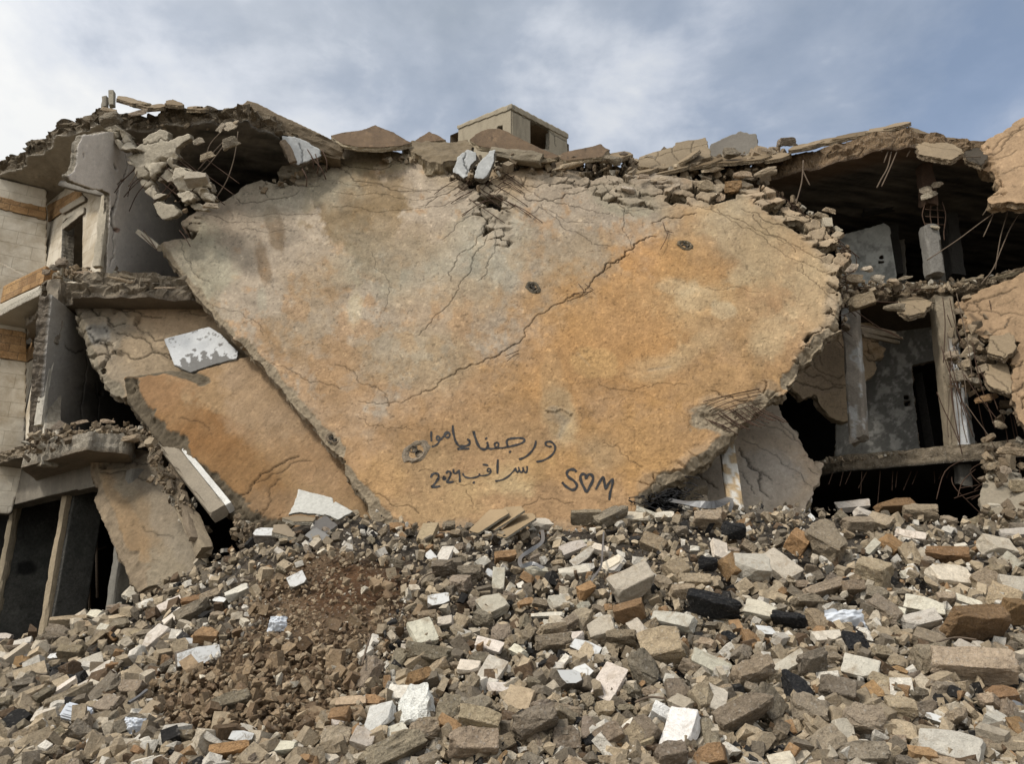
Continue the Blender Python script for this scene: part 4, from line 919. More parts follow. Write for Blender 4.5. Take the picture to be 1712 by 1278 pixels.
slab('painted_wall', [(792, 298), (798, 275), (812, 262), (818, 250), (830, 250), (822, 280), (808, 300)], vpl(790, 830, 280, 13.45, 13.4), .12, .015, (), (), (), .03, bluew, mat='plaster', parent=ruin, seed=77, rim=(140, 130, 114))
for i, (ax, ay, bx, by) in enumerate([(520, 262, 545, 300), (527, 258, 530, 290), (505, 282, 512, 312), (538, 250, 546, 288), (514, 250, 524, 282)]):
    tube([W(ax, ay, 13.15), W((ax + bx) / 2 + 4, (ay + by) / 2, 13.1), W(bx, by, 13.2)], .012, 'rebar', 'rebar', ruin)

# fascia beam from the roof peak down to the middle
beam('roof_beam', W(400, 196, 13.2), W(568, 262, 14.1), .42, .40, col=(124, 108, 84), parent=ruin, rough=.07, seed=78, ends=.2)
slab('screed_edge', [(385, 186), (414, 166), (425, 170), (500, 206), (560, 236), (570, 250), (480, 215), (415, 182)], vpl(390, 570, 200, 13.0, 14.0), .5, .02, (), (), (), .02, (146, 128, 102), parent=ruin, seed=79, rimrough=.03)

# hanging shattered slab, upper-left
hang = empty('hanging_broken_slab', 'shattered pale slab dangling on its rebar in front of the grey party wall', 'concrete slab')
def palec(x, y, u, v, dk, wz): return mottle(x, y, np.ones((len(x), 3)) * alb(200, 188, 164), .12, 48)
P_h = pl3((200, 230, 12.7), (340, 340, 12.75), (250, 330, 12.9))
slab('slab_face', [(168, 208), (186, 203), (215, 225), (232, 250), (240, 232), (270, 216), (284, 222), (282, 238), (318, 222), (322, 232), (296, 250), (300, 262), (292, 275), (318, 282), (335, 300), (352, 305), (360, 340), (345, 352), (322, 350), (300, 330), (286, 322), (262, 336), (240, 320), (230, 300), (226, 280), (212, 270), (196, 245)], P_h, .14, .014, (),
     [([(235, 240), (260, 238), (282, 236)], .008, .03)], [([(180, 215), (215, 250)], .42, 1.0), ([(285, 300), (345, 330)], .5, 1.0), ([(275, 280), (262, 330)], .22, .9), ([(238, 290), (250, 325)], .2, .6)], .03, palec, parent=hang, seed=81, und=.06, cell=.34, missing=.12, rim=(150, 138, 116), rimrough=.02, gap=.12, tilt=.2)
slab('slab_fragment', [(255, 340), (262, 336), (292, 342), (298, 352), (296, 360), (272, 368), (262, 358)], off(P_h, .05), .12, .014, (), (), (), .02, palec, parent=hang, seed=82, rim=(140, 130, 110))
rr = random.Random(5)
for i in range(22):
    x = rr.uniform(225, 345); y = rr.uniform(235, 300); L = rr.uniform(40, 90)
    dx, dy = ((.78, .62) if i % 2 else (-.62, .74)); dx += rr.uniform(-.1, .1)
    tube([P_h.pt(x, y, -.05), P_h.pt(x + dx * L * .5, y + dy * L * .5, -.08 + rr.uniform(-.06, .1)), P_h.pt(x + dx * L, y + dy * L, -.06 + rr.uniform(-.1, .12))], .0085, 'rebar', 'rebar', hang)
for a in ([(232, 272), (228, 290), (215, 312)], [(398, 220), (392, 262), (380, 300), (362, 330)], [(345, 262), (352, 240), (375, 215)], [(330, 285), (350, 262), (378, 232)], [(320, 300), (345, 280), (372, 246)]):
    tube([W(p[0], p[1], 12.8) for p in a], .010, 'rebar', 'rebar_dusty', hang)

# ================================================================== stair house on the roof
st = empty('rooftop_stair_house', 'small square concrete stair house standing on the broken roof', 'stair house')
Yc = 19.2; c0 = W(855, 188, Yc); zt = W(855, 173, Yc).z
dl = Vector((-.81, .585, 0)); dr = Vector((.70, .714, 0))
def facep(d, nm, pts, holes=(), th=.16, sd=91, col=(158, 150, 132), rgh=.004, k=0., crk=(), mat='plaster'):
    A_ = Vector((c0.x, c0.y, 0)); P = Plane(A_, A_ + d, A_ + Vector((0, 0, 1)))
    if k: P = off(P, k)
    return slab(nm, pts, P, th, .03, holes, crk, (), .006, col, mat=mat, parent=st, seed=sd, rimrough=rgh, rim=(146, 138, 120), und=.004)
def wallc(x, y, u, v, dk, wz):
    c = np.ones((len(x), 3)) * alb(160, 148, 124)
    s_ = np.clip(fbm(x / 5, y / 40, 4, 92), 0, 1)[:, None] * .5
    return c * (1 - s_ * 1.3) + alb(104, 92, 74) * s_ * 1.3
facep(dl, 'wall', [(765, 216), (855, 176), (855, 300), (765, 300)], [[(832, 212), (840, 210), (840, 222), (832, 222)]], sd=91, col=wallc)
facep(dr, 'wall', [(855, 176), (949, 226), (949, 300), (855, 300)], [[(887, 203), (918, 215), (918, 250), (887, 246)]], sd=92, col=wallc, crk=[([(857, 186), (900, 205), (947, 236)], .02, .03), ([(925, 222), (930, 245)], .02, .03)])
facep(dl, 'roof_edge', [(763, 217), (763, 210), (857, 171), (857, 182)], sd=93, col=wallc, k=.025, th=.20)
facep(dr, 'roof_edge', [(853, 182), (853, 171), (951, 223), (951, 233)], sd=94, col=wallc, k=.025, th=.20)
q1 = Vector((c0.x, c0.y, 0)); L1, L2 = 2.35, 2.6
base = [q1 + dl * .1 + dr * .1, q1 + dl * L1, q1 + dl * L1 + dr * L2, q1 + dr * L2]
V = [(*b.xy, 10.0) for b in base] + [(*b.xy, zt - .12) for b in base]
mk('inner_room', V, [(1, 2, 6, 5), (2, 3, 7, 6), (4, 5, 6, 7), (0, 3, 2, 1)], np.ones((8, 3)) * alb(128, 110, 86), (M['soot'],), False, st)

# ================================================================== right wing
ruinr = empty('gutted_building_wing', 'burnt-out right wing with open dark rooms on three floors', 'building')
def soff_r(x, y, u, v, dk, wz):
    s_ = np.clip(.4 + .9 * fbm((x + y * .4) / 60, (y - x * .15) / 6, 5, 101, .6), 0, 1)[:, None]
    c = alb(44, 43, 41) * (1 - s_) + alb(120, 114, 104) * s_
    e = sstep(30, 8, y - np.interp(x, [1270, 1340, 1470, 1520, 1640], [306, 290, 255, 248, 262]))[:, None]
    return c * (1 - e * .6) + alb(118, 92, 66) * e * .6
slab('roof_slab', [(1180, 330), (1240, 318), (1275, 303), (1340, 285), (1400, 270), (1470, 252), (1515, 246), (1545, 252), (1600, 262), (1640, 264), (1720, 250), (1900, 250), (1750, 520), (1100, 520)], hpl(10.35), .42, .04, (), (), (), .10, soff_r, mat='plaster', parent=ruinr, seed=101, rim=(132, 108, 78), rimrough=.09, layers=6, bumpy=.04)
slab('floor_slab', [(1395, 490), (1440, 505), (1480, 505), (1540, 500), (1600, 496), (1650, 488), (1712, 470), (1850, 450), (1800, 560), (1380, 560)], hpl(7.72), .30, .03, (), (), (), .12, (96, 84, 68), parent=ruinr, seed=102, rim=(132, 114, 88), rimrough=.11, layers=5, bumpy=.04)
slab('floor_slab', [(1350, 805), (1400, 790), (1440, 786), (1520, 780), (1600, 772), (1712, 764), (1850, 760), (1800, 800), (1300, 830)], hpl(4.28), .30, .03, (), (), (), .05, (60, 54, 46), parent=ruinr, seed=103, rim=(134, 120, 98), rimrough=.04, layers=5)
def cwall(x, y, u, v, dk, wz):
    n = fbm(x / 16, y / 16, 5, 104, .6)
    c = np.ones((len(x), 3)) * alb(182, 184, 178)
    w = sstep(-.1, .35, n + (y - 440) / 300)[:, None] * .6; return mottle(x, y, c * (1 - w) + alb(104, 105, 101) * w, .09, 49)
slab('inner_wall', [(1400, 396), (1440, 384), (1478, 372), (1488, 380), (1502, 480), (1400, 490)], vpl(1400, 1500, 440, 15.6, 15.2), .14, .02, [[(1470, 428), (1477, 428), (1477, 432), (1470, 432)], [(1470, 436), (1477, 436), (1477, 440), (1470, 440)]], (), (), .02, cwall, mat='plaster', parent=ruinr, seed=104, rimrough=.015)
def dwall(x, y, u, v, dk, wz): return mottle(x, y, np.ones((len(x), 3)) * alb(150, 146, 136), .10, 50)
slab('inner_wall', [(1496, 490), (1496, 320), (1585, 330), (1600, 490)], vpl(1496, 1600, 440, 16.6, 16.2), .14, .025, [[(1513, 400), (1546, 392), (1556, 495), (1518, 495)]], (), (), .01, dwall, mat='plaster', parent=ruinr, seed=105)
slab('inner_wall', [(1360, 420), (1368, 350), (1402, 336), (1408, 374), (1395, 392)], vpl(1360, 1410, 380, 16.2, 16.2), .14, .02, (), (), (), .03, dwall, mat='plaster', parent=ruinr, seed=106)
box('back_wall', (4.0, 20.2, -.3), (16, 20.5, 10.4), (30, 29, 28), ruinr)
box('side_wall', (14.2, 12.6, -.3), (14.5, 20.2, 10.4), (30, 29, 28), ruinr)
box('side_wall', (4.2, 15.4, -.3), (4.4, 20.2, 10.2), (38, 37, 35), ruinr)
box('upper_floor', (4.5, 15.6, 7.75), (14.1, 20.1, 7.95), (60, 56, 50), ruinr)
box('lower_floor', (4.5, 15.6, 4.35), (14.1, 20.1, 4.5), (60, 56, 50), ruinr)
# lower room
def lwall(x, y, u, v, dk, wz):
    n = fbm(x / 13, y / 13, 5, 107, .62) ; c = np.ones((len(x), 3)) * alb(128, 127, 121)
    w = sstep(-.05, .3, n - (np.abs(x - 1500) / 120) * .4 + .1)[:, None]
    c = c * (1 - w) + alb(186, 184, 176) * w
    return mottle(x, y, c, .10, 51)
slab('inner_wall', [(1395, 800), (1400, 520), (1560, 500), (1596, 520), (1640, 800)], vpl(1400, 1600, 700, 16.3, 15.4), .14, .02, [[(1524, 612), (1566, 602), (1588, 770), (1540, 775)], [(1512, 662), (1519, 662), (1519, 668), (1512, 668)], [(1512, 671), (1521, 671), (1521, 679), (1512, 679)]], (), (), .008, lwall, mat='plaster', parent=ruinr, seed=107)
slab('door_leaf', [(1526, 625), (1542, 622), (1566, 765), (1548, 768)], vpl(1526, 1560, 700, 16.6, 16.4), .05, .02, (), (), (), .003, (56, 54, 50), mat='soot', parent=ruinr, seed=108, rimrough=.002)
# front columns
beam('column', W(1562, 462, 13.3), W(1552, 382, 13.35), .27, .27, up=(0, 1, 0), col=(128, 124, 116), parent=ruinr, rough=.015, seed=111, ends=.06)
beam('column', W(1552, 345, 13.4), W(1545, 275, 13.4), .25, .25, up=(0, 1, 0), col=(82, 62, 46), parent=ruinr, rough=.03, seed=112, ends=.08)
def peel3(x, y, c):
    w = sstep(1588, 1592, x - (y - 620) * .10 + 2 * fbm(x / 9, y / 9, 3, 3))[:, None] * sstep(560, 590, y)[:, None]
    return c * (1 - w) + alb(206, 208, 208) * w
beam('column', W(1601, 752, 13.2), W(1572, 500, 13.4), .36, .26, up=(0, 1, 0), col=(148, 134, 110), parent=ruinr, rough=.015, seed=113, colfn=peel3)
beam('column_stub', W(1612, 812, 13.3), W(1607, 768, 13.3), .22, .2, up=(0, 1, 0), col=(96, 92, 84), parent=ruinr, rough=.03, seed=114, ends=.1)
beam('column', W(1598, 464, 15.3), W(1580, 320, 15.4), .30, .3, up=(0, 1, 0), col=(70, 68, 64), parent=ruinr, rough=.01, seed=115)
beam('column', W(1497, 462, 15.9), W(1482, 320, 15.9), .26, .3, up=(0, 1, 0), col=(58, 56, 53), parent=ruinr, rough=.01, seed=116)
beam('ceiling_beam', W(1440, 350, 15.2), W(1600, 318, 14.7), .3, .3, col=(52, 50, 47), parent=ruinr, rough=.03, seed=117)
# rebar of the right wing
for k in range(4):
    x = 1548 + k * 9
    tube([W(x, 338, 13.35), W(x + (k - 1.5) * 4, 360, 13.3), W(x + 3, 388, 13.3), W(x + 4, 402, 13.3)], .011, 'rebar', 'rebar', ruinr)
for y in (350, 362, 374): tube([W(1547, y, 13.25), W(1578, y + 2, 13.25)], .008, 'rebar', 'rebar', ruinr, sub=False)
for a in ([(1343, 268), (1341, 300), (1336, 322), (1330, 342)], [(1342, 285), (1348, 298), (1354, 310)], [(1500, 252), (1492, 272), (1484, 290), (1474, 312)], [(1490, 254), (1484, 280), (1473, 300), (1466, 314)], [(1478, 244), (1474, 254)], [(1485, 252), (1478, 272)], [(1524, 246), (1516, 262)]):
    tube([W(p[0], p[1], 12.9) for p in a], .013, 'rebar', 'rebar_dusty', ruinr)
for a in ([(1712, 344), (1690, 380), (1676, 412), (1660, 450), (1640, 475)], [(1688, 342), (1680, 370), (1672, 400), (1664, 450)], [(1668, 340), (1655, 372), (1644, 396)], [(1678, 345), (1640, 372), (1600, 402), (1550, 435)], [(1655, 342), (1643, 360)], [(1640, 262), (1600, 262), (1590, 250)]):
    tube([W(p[0], p[1], 12.7) for p in a], .010, 'rebar', 'rebar_dusty', ruinr)
rr = random.Random(9)
for i in range(15):
    x = 1370 + i * 17 + rr.uniform(-7, 7); y0 = 792 - (x - 1370) * .06; L = rr.uniform(20, 62); lean = rr.uniform(-18, 4)
    tube([W(x, y0, 13.9), W(x + lean * .5, y0 + L * .5, 13.85), W(x + lean, y0 + L, 13.8)], .009, 'rebar', 'rebar', ruinr)
for i in range(30):
    x = rr.uniform(1570, 1700); y = rr.uniform(480, 700); L = rr.uniform(60, 150); lean = rr.uniform(10, 50)
    p = [W(x + lean * t + 6 * math.sin(i + t * 3), y + L * t, 12.75 + .3 * math.sin(i)) for t in (0, .33, .66, 1)]
    tube(p, .0085, 'rebar', 'rebar' if i % 3 else 'rebar_dusty', ruinr)
for i in range(14):
    x = rr.uniform(1590, 1700); y = rr.uniform(760, 800)
    tube([W(x, y, 12.9), W(x + rr.uniform(-40, 40), y + 20, 12.8), W(x + rr.uniform(-60, 60), y + rr.uniform(20, 70), 12.7)], .008, 'rebar', 'rebar', ruinr)
for a in ([(1418, 502), (1500, 506), (1578, 507)], [(1430, 520), (1470, 548), (1508, 566)], [(1440, 545), (1480, 552), (1510, 568)], [(1405, 498), (1440, 480), (1500, 486), (1560, 482)]):
    tube([W(p[0], p[1], 13.3) for p in a], .010, 'rebar', 'rebar', ruinr)
for i in range(5):
    A = W(1436 + i * 1.5, 545 + i * 4, 13.6); beam('broken_rib', A, W(1496 + (i % 3) * 6, 558 + i * 4, 13.9), .05, .06, col=(134, 120, 98), parent=ruinr, rough=.02, seed=120 + i)
# mesh showing on the main slab's shattered corner, and little bars through the crack
for i in range(16):
    t = i / 15; x = 1180 + 95 * t; y = 700 - 22 * t + rr.uniform(-5, 5)
    tube([onmain(x, y, .02), onmain(x + 24, y + 16, .035), onmain(x + 42, y + 26, .03)], .007, 'rebar', 'rebar', big_slab)
for i in range(8):
    x = 1175 + i * 5; y = 676 + i * 6
    tube([onmain(x, y, .03), onmain(x + 40, y - 12, .05), onmain(x + 95 - i * 4, y - 26, .03)], .006, 'rebar', 'rebar', big_slab)
for a in ([(1117, 388), (1113, 402), (1104, 420)], [(1108, 372), (1112, 388)], [(1113, 386), (1126, 391)], [(967, 478), (974, 488), (976, 494)], [(978, 478), (986, 486), (992, 492)], [(955, 496), (972, 494), (985, 495)], [(868, 592), (860, 596), (848, 608)], [(845, 596), (868, 588)]):
    tube([onmain(p[0], p[1], .03 + .02 * k) for k, p in enumerate(a)], .006, 'rebar', 'rebar', big_slab)
for i in range(26):
    x = rr.uniform(775, 870); y = rr.uniform(285, 345); L = rr.uniform(20, 60); s_ = -1 if i % 2 else 1
    tube([onmain(x, y, .02), onmain(x + L * .5 * s_, y + L * .32, .04 + rr.uniform(0, .05)), onmain(x + L * s_, y + L * .6, .02)], .0075, 'rebar', 'rebar', big_slab)
for i in range(16):
    t = i / 15; x = 1290 + 130 * t; y = 318 + 105 * t
    tube([onmain(min(x, 1400), min(y, 430), .0), W(x + 8, y + 2, 13.2), W(x + 18 + rr.uniform(-10, 10), y + 12 + rr.uniform(-6, 10), 13.2)], .008, 'rebar', 'rebar', big_slab)
for i in range(18):
    t = rr.random(); x = 1398 + rr.uniform(-6, 16); y = 455 + 120 * t
    tube([onmain(1385, y, -.03), W(x, y + rr.uniform(-10, 6), 12.75), W(x + rr.uniform(5, 25), y + rr.uniform(-16, 16), 12.75)], .008, 'rebar', 'rebar', big_slab)
# stub of the slab's left tip
beam('edge_stub', W(232, 388, 13.2), W(266, 415, 13.0), .12, .1, col=(168, 158, 138), parent=big_slab, rough=.02, seed=130, ends=.06)
beam('edge_lip', W(398, 566, 12.75), W(410, 582, 12.65), .10, .12, col=(164, 148, 122), parent=big_slab, rough=.02, seed=131)
for a in ([(240, 385), (252, 402), (262, 418)], [(236, 392), (256, 412)], [(300, 385), (310, 398), (318, 412)], [(305, 378), (318, 398)]):
    tube([W(p[0], p[1], 12.95) for p in a], .009, 'rebar', 'rebar', big_slab)

for nm, lb, pts, A_, B_, C_, sd in (('hanging_floor_piece', 'thin torn slab hanging from the upper floor edge left of the lower front column', [(1500, 500), (1540, 498), (1560, 506), (1548, 522), (1520, 528), (1502, 516)], (1500, 510, 13.2), (1560, 510, 13.1), (1530, 500, 13.4), 161),
     ('hanging_ceiling_piece', 'layered slab piece drooping from the far roof edge above the upper front column', [(1530, 238), (1560, 232), (1600, 244), (1612, 256), (1590, 268), (1556, 262), (1534, 256)], (1534, 256, 12.6), (1610, 256, 12.5), (1570, 234, 13.0), 162),
     ('hanging_ceiling_piece', 'dark torn slab piece between the far roof edge and the overhanging tan slab', [(1612, 250), (1640, 246), (1652, 262), (1640, 278), (1618, 270)], (1612, 262, 12.9), (1650, 262, 12.8), (1630, 248, 13.2), 163),
     ('fallen_floor_piece', 'tan flake of slab wedged at the frame edge under the crumpled tan slab', [(1652, 560), (1690, 556), (1702, 580), (1680, 600), (1650, 590)], (1652, 590, 12.4), (1700, 580, 12.3), (1670, 556, 12.6), 164),
     ('fallen_floor_piece', 'buff flake of slab above the cracked hanging cube', [(1640, 610), (1676, 604), (1694, 630), (1690, 660), (1660, 650), (1645, 632)], (1645, 640, 12.4), (1690, 640, 12.3), (1670, 606, 12.6), 165)):
    s = empty(nm, lb, 'slab piece'); slab('piece_face', pts, pl3(A_, B_, C_), .10, .016, (), [(pts[:1] + [((pts[0][0] + pts[3][0]) / 2, (pts[0][1] + pts[3][1]) / 2)] + pts[3:4], .01, .03)], (), .05, (150, 130, 100) if sd != 163 else (70, 62, 50), parent=s, seed=sd, und=.04, rim=(136, 118, 92), rimrough=.03)
# ================================================================== broken roof edge above the slab
def frag(name, label, cat, pts, P, th, colr, sd, **k):
    s_ = empty(name, label, cat, k.pop('group', None)); slab('slab_face', pts, P, th, k.pop('res', .02), (), k.pop('cracks', ()), (), k.pop('jag', .03), colr, parent=s_, seed=sd, und=k.pop('und', .02), rim=k.pop('rim', (170, 154, 124)), rimrough=k.pop('rimrough', .025), **k); return s_
def under(x, y, u, v, dk, wz): return mottle(x, y, np.ones((len(x), 3)) * alb(104, 82, 56), .14, 61)
def up(a, b, c): return pl3(a, b, c)
frag('roof_sheet', 'broad brown-bellied roof sheet between the roof beam and the small pointed sheet', 'roof slab', [(552, 226), (575, 221), (605, 217), (628, 209), (660, 222), (690, 239), (672, 244), (640, 247), (600, 245), (572, 240)], up((560, 224, 14.4), (690, 238, 14.2), (628, 209, 15.4)), .10, under, 141)
frag('roof_sheet', 'small pointed roof sheet peeping over the lumpy concrete left of the stair house', 'roof slab', [(688, 240), (700, 230), (717, 220), (732, 226), (748, 234), (720, 236)], up((690, 240, 14.6), (745, 236, 14.6), (717, 220, 15.4)), .10, under, 142)
frag('concrete_lump', 'lumpy grey-brown concrete mass under the small pointed roof sheet', 'concrete chunk', [(672, 246), (690, 238), (720, 234), (760, 236), (780, 232), (792, 244), (788, 262), (760, 264), (735, 268), (710, 264), (690, 256)], up((690, 250, 14.2), (780, 250, 14.1), (730, 236, 14.6)), .5, (124, 108, 82), 143, und=.10, bumpy=.10, rimrough=.12, jag=.08)
frag('roof_sheet', 'long brown-bellied roof sheet sloping in front of the stair house', 'roof slab', [(784, 234), (798, 222), (815, 215), (835, 214), (850, 220), (880, 236), (938, 262), (928, 266), (880, 262), (840, 252), (800, 244)], up((790, 234, 13.9), (935, 264, 13.7), (835, 213, 15.0)), .10, under, 144)
frag('roof_sheet', 'warped roof sheet with a ragged lip right of the stair house', 'roof slab', [(928, 264), (945, 254), (975, 248), (995, 243), (1004, 240), (1020, 250), (1008, 262), (975, 266), (945, 268)], up((930, 264, 13.8), (1018, 256, 13.8), (1000, 240, 14.8)), .09, under, 145)
beam_e = empty('roof_edge_beam', 'rough grey beam lying under the long roof sheet beside the painted wall stubs', 'beam')
beam('beam_body', W(820, 256, 13.7), W(905, 268, 13.5), .22, .25, col=(136, 124, 102), parent=beam_e, rough=.05, seed=132, ends=.1)
mas = empty('parapet_fragment', 'tilted piece of block masonry standing on the broken roof edge', 'masonry')
slab('block_face', [(1065, 278), (1068, 262), (1100, 252), (1124, 246), (1130, 238), (1160, 234), (1180, 229), (1184, 246), (1190, 262), (1150, 272), (1110, 282)], up((1070, 276, 13.8), (1185, 262, 13.7), (1180, 232, 14.3)), .2, .018, (), [([(1068, 266), (1130, 252), (1186, 240)], .012, .03), ([(1125, 246), (1134, 268)], .01, .03), ([(1160, 236), (1164, 262)], .01, .03), ([(1100, 254), (1104, 276)], .01, .03)], (), .03, (142, 124, 96), parent=mas, seed=146, rim=(140, 122, 96))
cw = empty('parapet_wall', 'grey upright wall stub with flecks of white paint on the roof', 'wall')
slab('wall_face', [(1184, 262), (1188, 240), (1210, 230), (1228, 224), (1240, 219), (1254, 224), (1266, 224), (1268, 240), (1270, 262), (1230, 266)], vpl(1184, 1270, 250, 16.5, 16.3), .22, .02, (), (), (), .03, (128, 122, 112), mat='plaster', parent=cw, seed=147)
# layered torn sheets along the edge
rr = random.Random(21)
TILES = [(1030, 262, 60, 10, 8), (1075, 285, 70, 9, 12), (1130, 280, 80, 10, 14), (1180, 272, 60, 9, 12), (1220, 268, 70, 9, 4), (1262, 264, 60, 9, 8), (1300, 262, 50, 8, 10), (1345, 245, 60, 6, 10), (1385, 236, 70, 6, 10), (1430, 226, 80, 6, 8), (1480, 216, 70, 6, 6), (1555, 228, 50, 6, -18), (1580, 236, 50, 6, -16), (1605, 246, 46, 6, -14), (1636, 246, 40, 6, 0), (1545, 240, 44, 8, -8), (1570, 250, 40, 8, -6), (1150, 262, 50, 7, 30),
         (1500, 209, 50, 5, 12), (1410, 230, 50, 5, 12), (1360, 240, 40, 5, 14), (240, 175, 50, 8, -12), (215, 168, 46, 7, -14), (292, 173, 36, 7, -6), (262, 178, 40, 5, 6), (330, 181, 40, 5, -2), (1540, 222, 60, 6, -20), (1600, 236, 44, 5, -14)]
ALLT = []
for i, (x, y, w, h, ang) in enumerate(TILES):
    Y = 13.5 + (x - 856) * -.0006 + (.4 if x > 1000 else -.9)
    a = math.radians(ang); dx, dy = math.cos(a) * w / 2, -math.sin(a) * w / 2
    P = up((x - dx, y - dy, Y), (x + dx, y + dy, Y - .1), (x, y - h * 1.1, Y + .7))
    pts = [(x - dx, y - dy + h * .3), (x - dx * .8, y - dy * .8 - h * .5), (x - dx * .2, y - dy * .2 - h * rr.uniform(.7, 1)), (x + dx * .5, y + dy * .5 - h * rr.uniform(.5, .9)), (x + dx, y + dy), (x + dx * .3, y + dy * .3 + h * .4)]
    ob, _ = slab('roofing_sheet', pts, P, .07, .02, (), (), (), .03, (lambda q: (136 + q, 116 + q, 86 + q))(rr.randint(-22, 14)), seed=150 + i, rim=(146, 128, 100), rimrough=.015, und=.01)
    ALLT.append((ob, x, y))
LMR = [(182, 165, 'the two roof pegs'), (628, 215, 'the broad brown-bellied roof sheet'), (855, 200, 'the rooftop stair house'), (1125, 255, 'the block masonry piece'), (1228, 240, 'the grey wall stub'), (1314, 240, 'the stacked roof blocks'), (1510, 210, 'the peak of the far roof'), (1690, 250, 'the overhanging tan slab')]
# pegs and blocks on the roof
pg = empty('concrete_peg', 'taller of two small concrete posts on the left roof peak', 'post'); beam('post_body', W(187, 178, 12.6), W(187, 154, 12.7), .10, .10, up=(0, 1, 0), col=(146, 138, 120), parent=pg, rough=.01, seed=133)
pg = empty('concrete_peg', 'shorter of two small concrete posts on the left roof peak', 'post'); beam('post_body', W(175, 180, 12.6), W(176, 163, 12.7), .10, .10, up=(0, 1, 0), col=(136, 128, 112), parent=pg, rough=.01, seed=134)
# ================================================================== the rubble heap
CRX = [-200, 0, 100, 200, 240, 330, 450, 520, 600, 680, 850, 1060, 1150, 1240, 1370, 1500, 1640, 1720, 1950]
CRY = [1085, 1078, 1055, 1012, 990, 942, 880, 858, 848, 870, 880, 860, 838, 842, 851, 860, 868, 870, 866]
CDX = [-200, 0, 200, 450, 850, 1200, 1500, 1712, 1950]; CDY = [13.2, 12.9, 12.2, 11.2, 10.75, 11.3, 11.9, 11.9, 11.8]
Y0 = 5.0
def terr(X, Y):
    X = np.asarray(X, float); Y = np.asarray(Y, float); z = np.full(X.shape, 1.6)
    z0 = zat(Y0, 1325)
    for _ in range(4):
        fw = np.maximum(Y * CP + (z - CAMZ) * SP, .8); px = np.clip(CX + F * X / fw, -600, 2300)
        yc = np.interp(px, CDX, CDY); cy = np.interp(px, CRX, CRY)
        yy = (CY - cy) / F; zc = CAMZ + yc * (yy * CP + SP) / (CP - yy * SP)
        s = np.clip((Y - Y0) / (yc - Y0), 0, 1)
        zb = z0 + (zc - z0) * s ** .92
        zb = np.where(Y > yc, zc - .25 * np.minimum(Y - yc, 3), zb)
        z = np.where(Y < Y0, z0 - .12 * (Y0 - Y), zb)
    e = np.clip((yc - Y) / 1.0, 0.15, 1)
    return np.maximum(z + e * (.09 * fbm(X * .9, Y * .9, 4, 201) + .045 * fbm(X * 3.1, Y * 3.1, 4, 202)), .02)
def brown_w(px, py):
    """where the heap is fine brown soil and small stones"""
    d = np.hypot((px - 560) / 150, (py - 1010) / 95); d2 = np.hypot((px - 470) / 170, (py - 1150) / 110)
    d3 = np.hypot((px - 330) / 90, (py - 1180) / 60)
    n = .3 * fbm(px / 50, py / 50, 4, 203)
    return np.clip(sstep(1.2, .6, np.minimum(np.minimum(d, d2), d3) + n), 0, 1)
xs = np.arange(-13.5, 13.5, .045); ys = np.concatenate([np.arange(-3, 4, .2), np.arange(4, 15.5, .045)])
X, Y = np.meshgrid(xs, ys); Z = terr(X, Y) - .13 + .018 * fbm(X * 11, Y * 11, 3, 205)
pp = np.stack([X, Y, Z], -1).reshape(-1, 3); ppx, ppy = proj(np.where(pp[:, 1:2] < .5, [[0, .5, 0]], pp))
bw = brown_w(ppx, ppy)[:, None]; soil = sstep(1.1, .5, np.hypot((ppx - 600) / 110, (ppy - 985) / 55) + .4 * fbm(ppx / 30, ppy / 30, 4, 7))[:, None]
tcol = alb(72, 64, 54) * (1 - bw) + alb(116, 92, 64) * bw; tcol = tcol * (1 - soil) + alb(98, 68, 38) * soil
nx = len(xs); I = np.arange(len(ys) * nx).reshape(len(ys), nx)
Qt = np.stack([I[:-1, :-1], I[:-1, 1:], I[1:, 1:], I[1:, :-1]], -1).reshape(-1, 4)
g = mk('terrain', pp, Qt, tcol, (M['terrain'],), True); tag(g, kind='structure')
mk('ground', [(-400, -60, 0), (400, -60, 0), (400, 800, 0), (-400, 800, 0)], [(0, 1, 2, 3)], np.ones((4, 3)) * alb(120, 106, 84), (M['terrain'],)); tag(bpy.data.objects['ground'], kind='structure')

# table of pixel -> point of the heap seen there
GX = np.arange(-420, 2140, 10); GY = np.arange(780, 1330, 10)
GXX, GYY = np.meshgrid(GX, GY); xk = (GXX - CX) / F; yk = (CY - GYY) / F
dep = np.full(GXX.shape, 13.0); done = np.zeros(GXX.shape, bool)
for Yv in np.arange(4.0, 13.6, .04):
    t = Yv / (CP - yk * SP); px_, pz_ = xk * t, CAMZ + (SP + yk * CP) * t
    hit = (~done) & (pz_ <= terr(px_, np.full(px_.shape, Yv))); dep[hit] = Yv; done |= hit
def hitp(px, py):
    i = np.clip((np.asarray(px, float) - GX[0]) / 10, 0, len(GX) - 1.001); j = np.clip((np.asarray(py, float) - GY[0]) / 10, 0, len(GY) - 1.001)
    i0 = i.astype(int); j0 = j.astype(int); a = i - i0; b = j - j0
    Yv = dep[j0, i0] * (1 - a) * (1 - b) + dep[j0, i0 + 1] * a * (1 - b) + dep[j0 + 1, i0] * (1 - a) * b + dep[j0 + 1, i0 + 1] * a * b
    x_ = (px - CX) / F; y_ = (CY - py) / F; t = Yv / (CP - y_ * SP)
    return x_ * t, Yv, CAMZ + (SP + y_ * CP) * t
crest = lambda px: np.interp(px, CRX, CRY)

